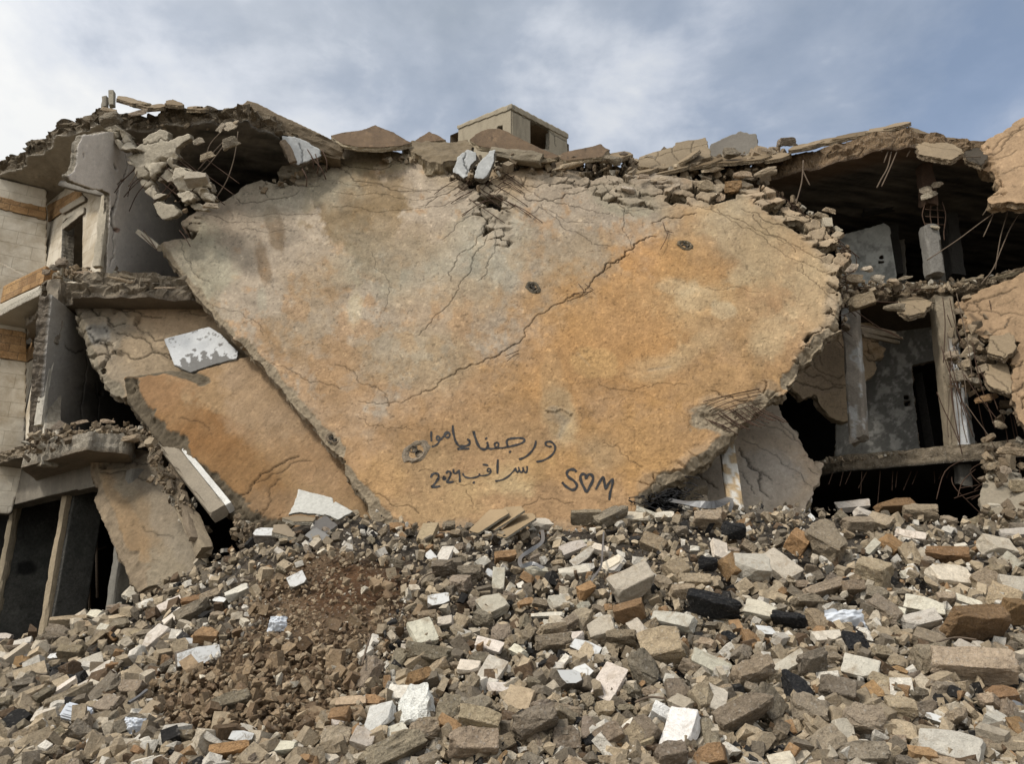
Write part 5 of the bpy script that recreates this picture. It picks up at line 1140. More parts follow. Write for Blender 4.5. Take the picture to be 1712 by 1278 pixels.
# ---- stone shapes
def stone_bm(dims, cuts, bev, seed, sub=0, rough=0.0, cutdepth=.12):
    rng = random.Random(seed); bm = bmesh.new(); bmesh.ops.create_cube(bm, size=1.0)
    for v in bm.verts: v.co = Vector((v.co.x * dims[0] * rng.uniform(.9, 1.08), v.co.y * dims[1] * rng.uniform(.9, 1.08), v.co.z * dims[2] * rng.uniform(.92, 1.06)))
    for k in range(cuts):
        n = Vector((rng.choice((-1, 1)) * rng.uniform(.3, 1) / dims[0], rng.choice((-1, 1)) * rng.uniform(.3, 1) / dims[1], rng.choice((-1, 1)) * rng.uniform(.2, 1) / dims[2] * (.35 if dims[2] < .3 else .7))).normalized()
        sup = max(v.co.dot(n) for v in bm.verts)
        co = n * (sup - rng.uniform(.3, 1) * cutdepth)
        r = bmesh.ops.bisect_plane(bm, geom=bm.verts[:] + bm.edges[:] + bm.faces[:], plane_co=co, plane_no=n, clear_outer=True)
        eds = [e for e in r['geom_cut'] if isinstance(e, bmesh.types.BMEdge)]
        if eds: bmesh.ops.contextual_create(bm, geom=eds)
    if bev: bmesh.ops.bevel(bm, geom=bm.edges[:], offset=bev, segments=1, affect='EDGES', profile=.6)
    bmesh.ops.triangulate(bm, faces=bm.faces[:])
    for _ in range(sub):
        bmesh.ops.subdivide_edges(bm, edges=[e for e in bm.edges if e.calc_length() > .09], cuts=1); bmesh.ops.triangulate(bm, faces=bm.faces[:])
    if rough:
        bm.normal_update(); co = np.array([v.co for v in bm.verts]); no = np.array([v.normal for v in bm.verts])
        d = rough * (fbm(co[:, 0] * 3.3 + seed, co[:, 1] * 3.3 + co[:, 2] * 2.7, 3, seed) + .7 * fbm(co[:, 0] * 8 - co[:, 2] * 5, co[:, 1] * 8 + co[:, 2] * 6, 3, seed + 4))
        for v, dd, n in zip(bm.verts, d, no): v.co += Vector(n) * dd
    return bm
def stone_mesh(name, dims, cuts, bev, seed, mats, sub=0, rough=0., cutdepth=.12, facemat=None):
    bm = stone_bm(dims, cuts, bev, seed, sub, rough, cutdepth); bm.normal_update()
    if facemat is not None:
        for f in bm.faces:
            if f.normal.dot(Vector(facemat)) > .93: f.material_index = 1
    me = bpy.data.meshes.new(name); bm.to_mesh(me); bm.free()
    for m in mats: me.materials.append(m)
    return me
def lowpoly(seed, n=12, flat=1.0):
    r = random.Random(seed); bm = bmesh.new()
    for i in range(n):
        v = Vector((r.uniform(-1, 1), r.uniform(-1, 1), r.uniform(-1, 1)))
        m_ = max(abs(v.x), abs(v.y), abs(v.z)) ** .6 * v.length ** .4; v = v / (m_ + 1e-6) * r.uniform(.75, 1)
        bm.verts.new((v.x * .5, v.y * .5 * .8, v.z * .5 * flat))
    res = bmesh.ops.convex_hull(bm, input=bm.verts[:])
    bmesh.ops.delete(bm, geom=[e for e in res['geom_interior'] if isinstance(e, bmesh.types.BMVert)], context='VERTS')
    bmesh.ops.triangulate(bm, faces=bm.faces[:]); bm.verts.index_update()
    V = np.array([v.co[:] for v in bm.verts]); Fc = np.array([[v.index for v in f.verts] for f in bm.faces]); bm.free(); return V, Fc
LIB = {}
for k in range(9):
    LIB['w', k] = stone_mesh('limestone_block', (1, 1, 1), 3 + k % 4, .03, 300 + k, (M['block'],), 2, .035, .26)
    LIB['g', k] = stone_mesh('concrete_chunk', (1, 1, 1), 5 + k % 4, .04, 330 + k, (M['chunk'],), 2, .09, .3)
    LIB['t', k] = stone_mesh('concrete_chunk', (1, 1, 1), 4 + k % 3, .035, 360 + k, (M['chunk'],), 2, .07, .28)
    LIB['o', k] = stone_mesh('ochre_stone', (1, 1, 1), 3 + k % 3, .025, 390 + k, (M['rock'],), 2, .04, .24)
    LIB['p', k] = stone_mesh('painted_chunk', (1, 1, 1), 4 + k % 3, .02, 420 + k, (M['chunk'], M['oldpaint']), 1, .0, .22, (0, 0, 1))
    LIB['q', k] = stone_mesh('faced_block', (1, 1, 1), 2 + k % 3, .018, 440 + k, (M['rock'], M['block']), 1, .012, .2, (0, 0, 1))
    LIB['k', k] = stone_mesh('bitumen_lump', (1, 1, 1), 7, .04, 450 + k, (M['bitumen'],), 2, .10, .36)
NAMES = {'w': ('limestone_block', 'block'), 'g': ('concrete_chunk', 'concrete chunk'), 't': ('concrete_block', 'concrete block'), 'o': ('ochre_stone', 'stone'), 'p': ('painted_chunk', 'concrete chunk'), 'q': ('limestone_block', 'block'), 'k': ('bitumen_lump', 'bitumen lump')}
COLS = {'w': (206, 197, 178), 'g': (146, 132, 110), 't': (168, 149, 120), 'o': (164, 128, 84), 'p': (132, 122, 106), 'q': (178, 156, 122), 'k': (40, 40, 40)}
def crumb(k):
    V_, F_ = lowpoly(900 + k, 16, (.6, .8, 1.0)[k % 3]); bm = bmesh.new(); vs_ = [bm.verts.new(v) for v in V_]
    for f in F_: bm.faces.new([vs_[i] for i in f])
    for _ in range(3): bmesh.ops.subdivide_edges(bm, edges=[e for e in bm.edges if e.calc_length() > .08], cuts=1); bmesh.ops.triangulate(bm, faces=bm.faces[:])
    bm.normal_update(); co = np.array([v.co for v in bm.verts]); no = np.array([v.normal for v in bm.verts])
    d = .09 * (fbm(co[:, 0] * 3 + k, co[:, 1] * 3 + co[:, 2] * 2.5, 4, k, .6)) + .03 * fbm(co[:, 0] * 11 - co[:, 2] * 6, co[:, 1] * 11 + co[:, 2] * 8, 3, k + 4)
    for v, dd, n in zip(bm.verts, d, no): v.co += Vector(n) * dd
    me = bpy.data.meshes.new('concrete_chunk'); bm.to_mesh(me); bm.free(); me.materials.append(M['chunk']); return me
for k in range(9): LIB['r', k] = crumb(k)
camv = Vector((0, 0, CAMZ))
STONES = []
def place(px, py, w, h, ang, kind, th=None, yaw=None, pitch=None, label=None, rng=RNG, pos=None, col=None, lift=.35, lm=None, group=None, rough_=False):
    if pos is None:
        x, y, z = hitp(px, py); p0 = Vector((float(x), float(y), float(z)))
    else: p0 = Vector(pos)
    m = (p0 - camv).length / F * (.80 if kind == 'k' else .92)
    yaw = rng.uniform(-24, 24) if yaw is None else yaw; pitch = rng.uniform(26, 56) if pitch is None else pitch
    k1 = rng.random(); vis = math.cos(math.radians(pitch)); sv = math.sin(math.radians(pitch))
    A = w * m
    th = th if th is not None else (rng.uniform(.35, .65) if kind in 'wqp' else rng.uniform(.5, .85))
    T = min(th * min(w, h * 1.3) * m, .3)
    Hh = max(h * m * .45, (h * m * 1.02 - T * sv * .85) / max(vis, .35)); Hh = min(Hh, A * 1.7 + .05)
    n = Vector((math.sin(math.radians(yaw)) * vis, -math.cos(math.radians(yaw)) * vis, sv))
    a = Vector((0, 0, 1)).cross(n).normalized(); 
    if a.x < 0: a = -a
    a = Quaternion(n, math.radians(ang)) @ a
    b = n.cross(a)
    R = Matrix((a, b, n)).transposed().to_4x4()
    cr_ = rough_ and kind in 'gtwoq' and rng.random() < .85
    me = LIB['r' if cr_ else kind, rng.randrange(9)]
    nm, cat = NAMES[kind] if not cr_ else ('fallen_fragment', 'concrete fragment')
    o = bpy.data.objects.new(nm, me); COL.objects.link(o)
    back = (p0 - camv).normalized()
    c = p0 + n * (T * lift) - back * (T * .2)
    flip = Matrix.Diagonal((rng.choice((-1, 1)) if kind not in 'pq' else 1, 1, 1, 1))
    o.matrix_world = Matrix.Translation(c) @ R @ Matrix.Diagonal((A, Hh, T, 1))
    if rough_ and kind == 'w': col = (186, 172, 148)
    cc = alb(*(col or COLS[kind])) * rng.uniform(.72, 1.25) * np.array((1 + rng.uniform(-.03, .05), 1, 1 + rng.uniform(-.06, .05)))
    o.color = (*[float(min(.9, v)) for v in cc], 1)
    o['category'] = cat
    STONES.append(dict(o=o, px=px, py=py, w=w, h=h, kind=kind, col=col, ang=ang, label=label, group=group, zone='heap' if pos is None else 'ruin', lm=lm))
    return o
H = '''
460 860 25 40 -14 w l|narrow white slab fragment standing upright at the foot of the orange slab
498 975 30 26 30 p|painted oval chip on the brown soil
445 907 42 30 0 p
472 929 32 11 -35 w
665 885 26 16 5 o
717 898 28 40 -4 q
745 935 24 38 0 w
735 1015 38 28 10 p l|white-painted chunk right of the brown soil patch
843 940 38 22 8 o l|bright ochre brick above the rubble middle
745 962 40 28 0 g
825 1022 44 44 40 w l|cream block tilted on its corner below the bright ochre brick
747 1045 26 20 10 w
773 1047 28 30 -20 t
833 976 22 52 -4 w l|tall narrow pale block below the bright ochre brick
785 965 42 26 0 g
772 987 36 30 -10 g
705 1068 40 48 16 w l|big square white block above the long grey kerb stone
715 1104 74 34 -14 g l|long grey kerb stone below the big square white block
623 1135 28 60 -6 g l|upright grey slab at the edge of the brown stones
665 1113 22 50 -14 g
677 1086 14 12 0 w
586 1181 50 20 3 q l|buff-topped brick lying beside a speckled stub, lower middle
629 1177 36 20 0 o|speckled
571 1206 34 26 12 o
566 1210 26 24 20 w
640 1212 42 46 18 w l|white marble corner piece standing at the lower middle
655 1232 50 20 20 w
606 1247 36 36 -20 w
703 1190 54 66 12 g l|big dark grey chunk right of the white marble corner piece
698 1146 42 30 20 o
666 1166 34 26 -4 w
737 1136 38 14 -30 t
732 1125 36 22 34 t
752 1195 40 50 -4 g
793 1190 50 34 32 g
795 1196 30 12 30 w
752 1222 40 26 -32 o
802 1218 66 38 -12 t l|large taupe block above the speckled pebble-faced block
790 1255 76 46 -4 t l|speckled pebble-faced block at the bottom edge, lower middle
705 1232 48 40 -4 g
785 1126 36 26 -10 w
823 1130 38 46 -24 w
818 1085 46 24 -18 w
838 1064 34 32 0 g
474 1256 52 20 12 w
561 1246 46 38 0 t
655 1265 100 46 22 g l|very large striped grey slab at the bottom edge, lower middle
800 1110 34 26 0 g
957 922 46 24 28 w
975 937 52 18 38 w l|long white bar slanting between the grey slab pieces
1004 925 30 20 -20 w
1026 950 24 34 -40 w
960 963 54 22 14 w
895 962 40 18 0 w
1063 995 74 52 30 w l|large cream diamond-shaped slab in the middle of the heap
1093 918 42 30 -28 t l|tan chamfered block above the large cream slab
1130 968 40 40 30 t
1158 981 58 26 -2 t l|squared tan block with rounded ends above the black lump
1109 980 20 32 30 g
1195 1028 98 44 -10 k l|largest black lump, speckled with grit, at the centre right
1141 998 40 24 10 t
1163 921 15 12 0 w
1200 926 28 38 -24 w
1219 958 40 46 10 o
1254 962 56 46 -4 w l|broad white slab with an ochre shoulder beside it
1272 1030 48 32 -16 w l|white block right of the largest black lump
980 877 56 24 0 t
1025 876 66 30 36 g l|smooth grey slab leaning up to the right at the top of the heap
980 1000 30 26 30 o l|small orange cube above the white brick group
878 1014 32 17 14 o
935 1013 40 26 8 w
1027 951 26 28 -10 w
1128 1046 70 30 -14 w l|flat cream boulder just below and left of the largest black lump
1055 1038 52 32 20 o
973 1045 30 38 -24 t
1009 1062 44 42 20 w l|rough white square stone in the middle of the heap
915 1031 56 10 2 w
925 1046 40 12 -6 w
921 1062 54 22 6 t
924 1082 60 30 4 g
1183 878 46 34 -4 t
1160 836 50 22 22 g
1205 834 46 24 0 g
1229 900 44 34 0 k l|black tarry lump near the top of the heap
1183 952 34 28 0 k
1110 868 34 18 0 w
1062 872 60 22 -14 w
1080 862 40 14 -30 w
900 882 44 22 8 w
1040 1078 50 30 -6 t
1071 1067 40 30 -52 w l|white knobbly stone like a bent bone, centre right
1113 1100 66 60 20 t l|great brown block at the centre right
1066 1130 44 62 24 g l|dark grey slab leaning beside the tall cream slab
1022 1150 44 60 -22 w l|tall cream slab leaning left, below the centre
942 1148 42 34 0 p l|grey chunk with a splash of pale blue-white paint
914 1117 66 13 3 w
873 1178 46 40 -10 q l|cream stone with orange crust at the lower middle
944 1190 70 18 -8 t
893 1222 72 50 24 g l|very large grey broken kerb at the lower middle
948 1242 44 40 0 g
1022 1238 42 34 36 t
987 1228 32 38 -10 g
1107 1208 48 30 -36 o l|long ochre block lying left of the tall brilliant white slab
1142 1238 46 68 -8 w l|tall brilliant white slab at the bottom edge
1192 1178 36 42 -30 w l|white three-lobed stone above the dark ridged kerb
1182 1123 60 36 -34 w l|white slab with a patch of black grit on its face
1256 1136 66 40 14 t
1253 1080 24 38 -6 o
1132 1166 38 38 0 g
1172 1176 34 44 20 t
1182 1236 26 50 0 g
1250 1210 98 48 30 g l|dark ridged kerb slanting up to the right at the lower right
1228 1184 40 18 34 t
967 1210 26 16 0 k
1088 1144 40 14 20 k
985 1240 30 24 0 k
980 1092 50 28 -30 p
1010 1195 30 26 0 t
1046 1188 26 14 4 g
1097 1172 24 16 12 w
1136 1198 24 16 -30 g
1318 842 64 26 -6 w l|white flat block perched beside the dark ground floor opening
1344 852 24 16 40 t
1425 851 52 18 6 w l|grey-white bar on the crest in front of the dark opening
1486 855 70 22 6 o l|long orange-tan bar on the crest in front of the dark opening
1538 867 48 26 -10 t
1438 866 28 18 -20 w
1432 886 48 24 0 t
1474 881 36 28 -30 t
1520 902 44 18 -12 w
1325 922 36 40 34 o l|ochre rough block on top of the leaning white slab
1304 956 42 56 34 w l|white slab leaning under an ochre rough block
1372 928 62 66 36 g l|large grey slab with an ochre spot leaning on the heap
1394 910 14 76 40 w
1370 994 76 26 16 t l|long tan kerb stone below the large grey slab
1418 990 40 24 0 t
1444 998 14 46 -30 w
1462 975 46 46 -40 t
1487 918 26 34 10 o
1523 934 24 42 16 t
1587 940 60 26 -4 o l|orange-tan boulder left of the small square white tile
1580 974 70 40 -6 w l|broad white tile standing on edge at the upper right
1658 928 46 34 -14 w l|small square white tile at the upper right
1695 896 36 16 4 w
1545 1022 54 30 -14 w
1537 1048 54 28 16 w l|squared cream stone below the broad white tile
1458 918 30 14 48 w
1476 1032 30 48 34 g
1500 1036 20 30 -24 w
1606 1012 50 18 -26 w
1656 975 48 28 0 t
1652 984 34 44 30 t
1675 1010 40 44 -30 t
1700 998 46 50 -10 w l|rough white boulder at the frame edge, upper right
1692 1040 50 34 -4 o
1395 1032 30 28 0 g
1364 1046 28 36 0 t
1320 1050 58 32 -6 k l|black lump below the leaning white slab
1342 1018 50 28 0 g
1617 1066 108 48 4 o l|largest brown slab block lying at the right
1630 1142 112 54 -4 t l|great smooth tan slab below the largest brown block
1440 1128 52 36 -18 w l|white painted brick at the lower right
1316 1120 64 24 34 w l|long white block slanting up to the right at the lower right
1354 1126 52 36 18 g
1318 1162 42 58 0 k l|round blackened lump at the lower right
1350 1200 48 52 -10 g
1398 1168 50 44 -16 g
1443 1216 58 46 -8 g l|grey slab face with blue-grey patina, lower right
1404 1230 30 42 -24 w
1590 1258 78 46 -14 w l|pale five-sided stone at the bottom edge, lower right
1550 1114 46 48 0 g
1555 1080 44 26 -36 t
1382 1074 52 22 4 w
1428 1084 44 40 0 k
1456 1166 26 32 30 o
1675 1172 38 26 8 o
1595 1206 34 22 0 t
1583 1194 46 14 26 w
1562 1210 28 16 -30 p
1266 1186 52 60 20 g
1660 1214 28 26 30 w
1541 1272 38 22 -10 o
1617 1248 16 26 24 o
1500 1246 22 20 0 t
1370 1258 62 44 24 t
1440 1268 70 34 4 g
1645 1100 44 10 -6 w
1604 1108 8 20 -8 w
1638 1088 26 16 0 w
1700 1230 20 34 0 o
1690 1260 50 18 6 t
228 992 22 50 -38 w l|long white slab leaning at the foot of the stair slab, left
262 1073 26 38 -20 w l|tall white block at the left of the heap
322 1081 30 18 0 p
330 1108 66 34 6 p l|large smooth grey block under a painted chip, left
345 1074 36 26 -6 o l|brown block with a white crust on the large smooth grey block
294 1037 20 30 -30 w
150 1116 36 24 26 w
156 1130 60 16 36 w l|ribbed cream slab on edge at the left of the heap
158 1146 60 18 34 w
122 1103 38 24 -6 t
120 1047 56 18 4 t
101 1062 38 20 -10 g
95 1076 34 18 -6 g
56 1100 24 12 40 w
97 1100 30 10 8 p
37 1112 18 20 10 o
15 1108 30 16 -14 w
40 1094 52 14 4 g
40 1079 24 13 24 w
35 1136 30 18 8 g
42 1151 28 18 8 g
55 1168 44 16 38 t
74 1172 34 18 48 g
100 1160 56 12 52 w
118 1176 62 22 28 t
80 1208 30 22 20 w
65 1226 22 28 -50 w
30 1240 60 16 30 t
52 1250 26 16 -20 w
156 1156 20 26 -20 w
255 1196 26 30 -10 q
414 1226 30 18 -26 w
402 1246 34 26 -20 p l|chunk with flaking white paint at the lower left
386 1263 60 24 8 o l|flat brown slab at the bottom edge, lower left
384 1180 58 24 18 g l|dark smooth bar among the brown stones
368 1220 28 40 -6 q
400 996 38 18 32 w
372 1013 30 16 -10 p
325 1032 54 28 34 g
322 1008 36 14 20 o
286 1014 36 16 34 w
350 1000 30 18 24 t
176 1055 26 16 -8 w
165 1032 30 16 -10 w
200 1020 42 12 2 g
206 1050 40 18 4 g
148 1050 26 14 0 t
10 1070 18 12 0 w
180 1160 34 50 -30 g
190 1190 40 30 0 g
220 1222 44 30 30 g
130 1200 20 20 0 g
232 1160 36 28 0 t
'''
for ln in H.strip().split('\n'):
    a, _, b = ln.partition('|'); f = a.split(); islm = f[-1] == 'l'
    place(float(f[0]), float(f[1]), float(f[2]), float(f[3]), float(f[4]), f[5], label=b if islm else None, lm=islm,
          col=(222, 218, 208) if 'brilliant' in b or 'marble' in b else None, pitch=RNG.uniform(30, 46) if islm else None, yaw=(rng01(int(float(f[0]))) - .5) * 60, lift=.6 if islm else .5)
# ---- procedural large stones filling the gaps: about the 300 largest chunks in all
rng = random.Random(77)
occ = [(s['px'], s['py'], s['w'], s['h']) for s in STONES]
def free(px, py, r):
    for (x, y, w, h) in occ:
        if abs(px - x) < (w * .36 + r * .8) and abs(py - y) < (h * .36 + r * .6): return False
    return True
nfill = 0; tries = 0
while nfill < 300 and tries < 60000:
    tries += 1
    px = rng.uniform(-10, 1720); py = rng.uniform(850, 1290)
    if py < crest(px) + 6: continue
    if float(brown_w(np.array(px), np.array(py))) > .35: continue
    k = (py - 850) / 430; big_ = (17 + 23 * k) * (1.0 if px > 600 else .7)
    w = big_ * rng.uniform(.7, 1.25)
    if not free(px, py, w * .36): continue
    h = w * rng.uniform(.5, .85)
    kind = rng.choices('gtwopk', (50, 30, 10, 3, 2, 4))[0]
    place(px, py, w, h, rng.uniform(-55, 55), kind, rng=rng, lift=rng.uniform(.0, .7), pitch=rng.uniform(10, 70), yaw=rng.uniform(-45, 45)); occ.append((px, py, w, h)); nfill += 1
print('fill', nfill, 'stones', len(STONES))

# ---- the countless small stones
PAL = [(alb(*c), w) for c, w in [((156, 139, 112), 30), ((122, 110, 92), 18), ((182, 162, 130), 24), ((212, 204, 188), 13), ((186, 172, 148), 15), ((154, 120, 80), 4), ((100, 80, 58), 6), ((44, 42, 40), 4)]]
PALB = [(alb(*c), w) for c, w in [((150, 126, 94), 40), ((130, 106, 78), 26), ((172, 150, 118), 24), ((206, 194, 170), 4), ((108, 86, 60), 8)]]
def scatter(name, label, px, py, size, seed, shapes, palf, sink=.15, P3=None, spread=0.):
    r = np.random.RandomState(seed); n = len(px)
    if P3 is None: x, y, z = hitp(px, py); P3 = np.stack([x, y, z], 1)
    dist = np.linalg.norm(P3 - np.array(camv), axis=1); s = size * dist / F
    which = r.randint(0, len(shapes), n); Vs = []; Fs = []; Cs = []; b = 0
    for k, (V, Fc) in enumerate(shapes):
        I_ = np.nonzero(which == k)[0]; m_ = len(I_)
        if not m_: continue
        q = r.normal(size=(m_, 4)); q[:, 0] += 1.2; q /= np.linalg.norm(q, axis=1)[:, None]
        w_, x_, y_, z_ = q.T
        R = np.stack([np.stack([1 - 2 * (y_ ** 2 + z_ ** 2), 2 * (x_ * y_ - z_ * w_), 2 * (x_ * z_ + y_ * w_)], 1), np.stack([2 * (x_ * y_ + z_ * w_), 1 - 2 * (x_ ** 2 + z_ ** 2), 2 * (y_ * z_ - x_ * w_)], 1), np.stack([2 * (x_ * z_ - y_ * w_), 2 * (y_ * z_ + x_ * w_), 1 - 2 * (x_ ** 2 + y_ ** 2)], 1)], 1)
        sc = s[I_][:, None] * r.uniform(.7, 1.25, (m_, 3))
        P_ = np.einsum('nij,nvj->nvi', R, V[None] * sc[:, None, :]) + P3[I_][:, None, :] + np.array([0, 0, 1])[None, None] * (s[I_] * (sink + spread * r.uniform(-1, 1, m_)))[:, None, None]
        Vs.append(P_.reshape(-1, 3)); Fs.append((Fc[None] + (np.arange(m_) * len(V))[:, None, None] + b).reshape(-1, 3)); b += m_ * len(V)
        Cs.append(np.repeat(palf(px[I_], py[I_], r), len(V), 0))
    o = mk(name, np.concatenate(Vs), np.concatenate(Fs), np.clip(np.concatenate(Cs), .01, .9), (M['stuff'],), False)
    return tag(o, label, kind='stuff')
SH = [lowpoly(500 + i, 12, (.45, .7, .9)[i % 3]) for i in range(14)]
CB = []
for i in range(8):
    bm = stone_bm((1, .62 + .1 * (i % 3), .34 + .12 * (i % 4)), 2 + i % 3, 0, 700 + i, 0, 0, .2); bmesh.ops.triangulate(bm, faces=bm.faces[:]); bm.verts.index_update()
    CB.append((np.array([v.co[:] for v in bm.verts]), np.array([[v.index for v in f.verts] for f in bm.faces]))); bm.free()
def pal(px, py, r):
    n = len(px); bw_ = brown_w(px, py) > r.uniform(.15, .85, n)
    def pick(P_): 
        w = np.array([p[1] for p in P_], float); return np.array([p[0] for p in P_])[r.choice(len(P_), n, p=w / w.sum())]
    c = np.where(bw_[:, None], pick(PALB), pick(PAL))
    return c * r.uniform(.8, 1.18, (n, 1))
R_ = np.random.RandomState(4)
def region(n, lo=0):
    px = R_.uniform(-400, 2110, n); py = R_.uniform(840, 1320, n); ok = (py > crest(px) + lo) & ~((px > 448) & (px < 598) & (py > 800) & (py < 908) & (R_.uniform(size=n) < .6))
    return px[ok], py[ok]
px, py = region(10200, 0); ok = brown_w(px, py) < R_.uniform(.2, 1.1, len(px)); px, py = px[ok], py[ok]
scatter('rubble', 'grey and tan broken stones packed between the larger blocks of the heap', px, py, (11 + 13 * (py - 850) / 430) * R_.uniform(.5, 1.6, len(px)), 11, SH + CB + CB, pal, -.05, None, .4)
px, py = region(35000, -2); keep = (brown_w(px, py) > .3) | (R_.uniform(size=len(px)) < .45); px, py = px[keep], py[keep]
b_ = brown_w(px, py)
sz = R_.uniform(2.5, 9, len(px)) * (1 + .6 * (py - 850) / 430) * (1 + .75 * b_ * sstep(1020, 1120, py) * R_.uniform(0, 1.4, len(px)))
sl = sstep(1.0, .4, np.hypot((px - 600) / 120, (py - 985) / 55)); keep = R_.uniform(size=len(px)) > sl * .4; 
scatter('gravel', 'fine brown and grey gravel and small stones over the heap', px[keep], py[keep], sz[keep], 12, SH, pal, -.4, None, 1.0)
# soil speckle on the brown patch
# ---- terrazzo plates by the foot of the slab
tl = empty('terrazzo_tile', 'largest speckled white floor tile, its corner broken, leaning at the foot of the orange slab', 'floor tile')
def terz(x, y, u, v, dk, wz): return np.ones((len(x), 3)) * alb(196, 194, 184) * (1 + .16 * fbm(u * 40, v * 40, 2, 5))[:, None]
def tile(lbl, pts, a, b, c, sd, colr=None, cat='floor tile', nm='terrazzo_tile', th=.035, ob=None, grp='broken floor tiles below the heart-shaped slab'):
    a, b, c = [(q[0], q[1], min(q[2], float(hitp(np.array(float(q[0])), np.array(float(q[1])))[1]) - .10)) if ob is None else q for q in (a, b, c)]
    s_ = ob or empty(nm, lbl, cat, grp); slab('tile_face', pts, pl3(a, b, c), th, .012, (), (), (), .012, colr or terz, mat='plaster', parent=s_, seed=sd, und=.003, rim=(150, 142, 124), rimrough=.006)
tile('', [(498, 817), (556, 832), (560, 862), (540, 862), (505, 858), (480, 862), (490, 845)], (498, 817, 11.15), (556, 832, 11.1), (490, 862, 10.85), 801, ob=tl)
tile('square speckled white floor tile lying right of the largest one', [(560, 838), (592, 856), (566, 870), (540, 860)], (560, 838, 10.78), (592, 856, 10.68), (566, 870, 10.48), 802)
tile('dark grey floor tile below the square speckled white tile', [(546, 860), (566, 878), (548, 892), (520, 886), (522, 874)], (546, 860, 10.53), (566, 878, 10.48), (522, 886, 10.38), 803, (104, 100, 96))
tile('white-painted slab lying in front of the dark grey floor tile', [(527, 880), (552, 896), (538, 906), (500, 914), (492, 910)], (527, 880, 10.38), (552, 896, 10.28), (495, 912, 10.13), 804, wp_col, nm='painted_board', th=.06)
tile('layered brown floor piece under the largest white tile', [(456, 878), (480, 876), (496, 894), (492, 900), (454, 890)], (456, 878, 10.48), (480, 876, 10.58), (492, 898, 10.23), 805, (146, 130, 106), th=.07)
tile('thin brown layered piece lying across the foot of the largest white tile', [(470, 866), (500, 862), (528, 866), (524, 872), (490, 872)], (470, 866, 10.58), (528, 866, 10.58), (500, 872, 10.28), 806, (140, 122, 94), th=.05)
for i, (dx, dy, l_) in enumerate(((0, 0, 'leftmost of the thin ceiling sheets propped under the slab edge'), (26, -4, 'middle one of the thin ceiling sheets propped under the slab edge'), (46, 8, 'lowest of the thin ceiling sheets propped under the slab edge'))):
    tile(l_, [(782 + dx, 888 + dy), (818 + dx, 852 + dy), (846 + dx, 850 + dy), (852 + dx, 858 + dy), (800 + dx, 892 + dy)], (782 + dx, 890 + dy, 10.23), (820 + dx, 852 + dy, 10.48), (850 + dx, 856 + dy, 10.13), 810 + i, (158, 134, 98), 'ceiling sheet', 'ceiling_sheet', .03, grp='thin ceiling sheets propped under the slab edge')
# ---- cable tangle, straps, plastic
tg = empty('cable_tangle', 'tangle of burnt black wire on the crest below the tip of the slab edge', 'wire')
rr = random.Random(31)
for i in range(60):
    x = rr.gauss(1115, 24); y = rr.gauss(834, 9) + (1115 - x) * .18; Yv = 10.9 + rr.uniform(-.15, .15)
    p = [W(x, y, Yv)]
    for k in range(3): x += rr.uniform(-16, 16); y += rr.uniform(-7, 7); p.append(W(x, y, Yv + rr.uniform(-.1, .1)))
    tube(p, .0065, 'wire', 'black', tg)
def strip(nm, lbl, cat, pts, wd, mat, Yoff=-.12, th=.004):
    V = []; Q = []
    P_ = [Vector([float(c) for c in hitp(np.array(float(a)), np.array(float(b)))]) for a, b in pts]
    P_ = [p + Vector((0, Yoff, .10)) for p in P_]; q = []
    for i in range(len(P_) - 1):
        p0 = P_[max(0, i - 1)]; p1 = P_[i]; p2 = P_[i + 1]; p3 = P_[min(len(P_) - 1, i + 2)]
        for k in range(5):
            t = k / 5; q.append(.5 * ((2 * p1) + (p2 - p0) * t + (2 * p0 - 5 * p1 + 4 * p2 - p3) * t * t + (3 * p1 - p0 - 3 * p2 + p3) * t ** 3))
    q.append(P_[-1])
    for i, p in enumerate(q):
        d = (q[min(i + 1, len(q) - 1)] - q[max(0, i - 1)]).normalized(); s_ = d.cross(Vector((0, -1, .4 + .5 * math.sin(i * .5)))).normalized(); n_ = s_.cross(d)
        for a, b in ((-1, -1), (1, -1), (1, 1), (-1, 1)): V.append(p + s_ * a * wd / 2 + n_ * b * th / 2)
    for i in range(len(q) - 1):
        for k in range(4): Q.append((i * 4 + k, i * 4 + (k + 1) % 4, i * 4 + 4 + (k + 1) % 4, i * 4 + 4 + k))
    o = mk(nm, V, Q, None, (M[mat],), False); return tag(o, lbl, cat)
strip('metal_strap', 'long flat metal strap curling down the heap from the crest to the grey bar stones', 'strap', [(1150, 860), (1110, 852), (1060, 850), (1045, 862), (1030, 880)], .035, 'strap')
strip('metal_strap', 'thin dark strip hanging down past the leaning grey slab', 'strap', [(1008, 905), (1006, 935), (1003, 965), (990, 985), (982, 1000)], .022, 'strap')
strip('metal_strap', 'curled grey strap looping over the white bars, middle of the heap', 'strap', [(906, 902), (906, 922), (885, 938), (870, 950), (872, 964), (890, 960), (908, 968)], .045, 'strap')
strip('metal_sheet', 'dark bent metal strip lying across white bars under the leaning column', 'metal strip', [(1114, 852), (1150, 858), (1190, 860), (1216, 848)], .10, 'strap', -.2)
strip('metal_bracket', 'short dark metal angle standing below the leaning column', 'metal strip', [(1214, 845), (1218, 856), (1214, 872)], .05, 'strap', -.2)
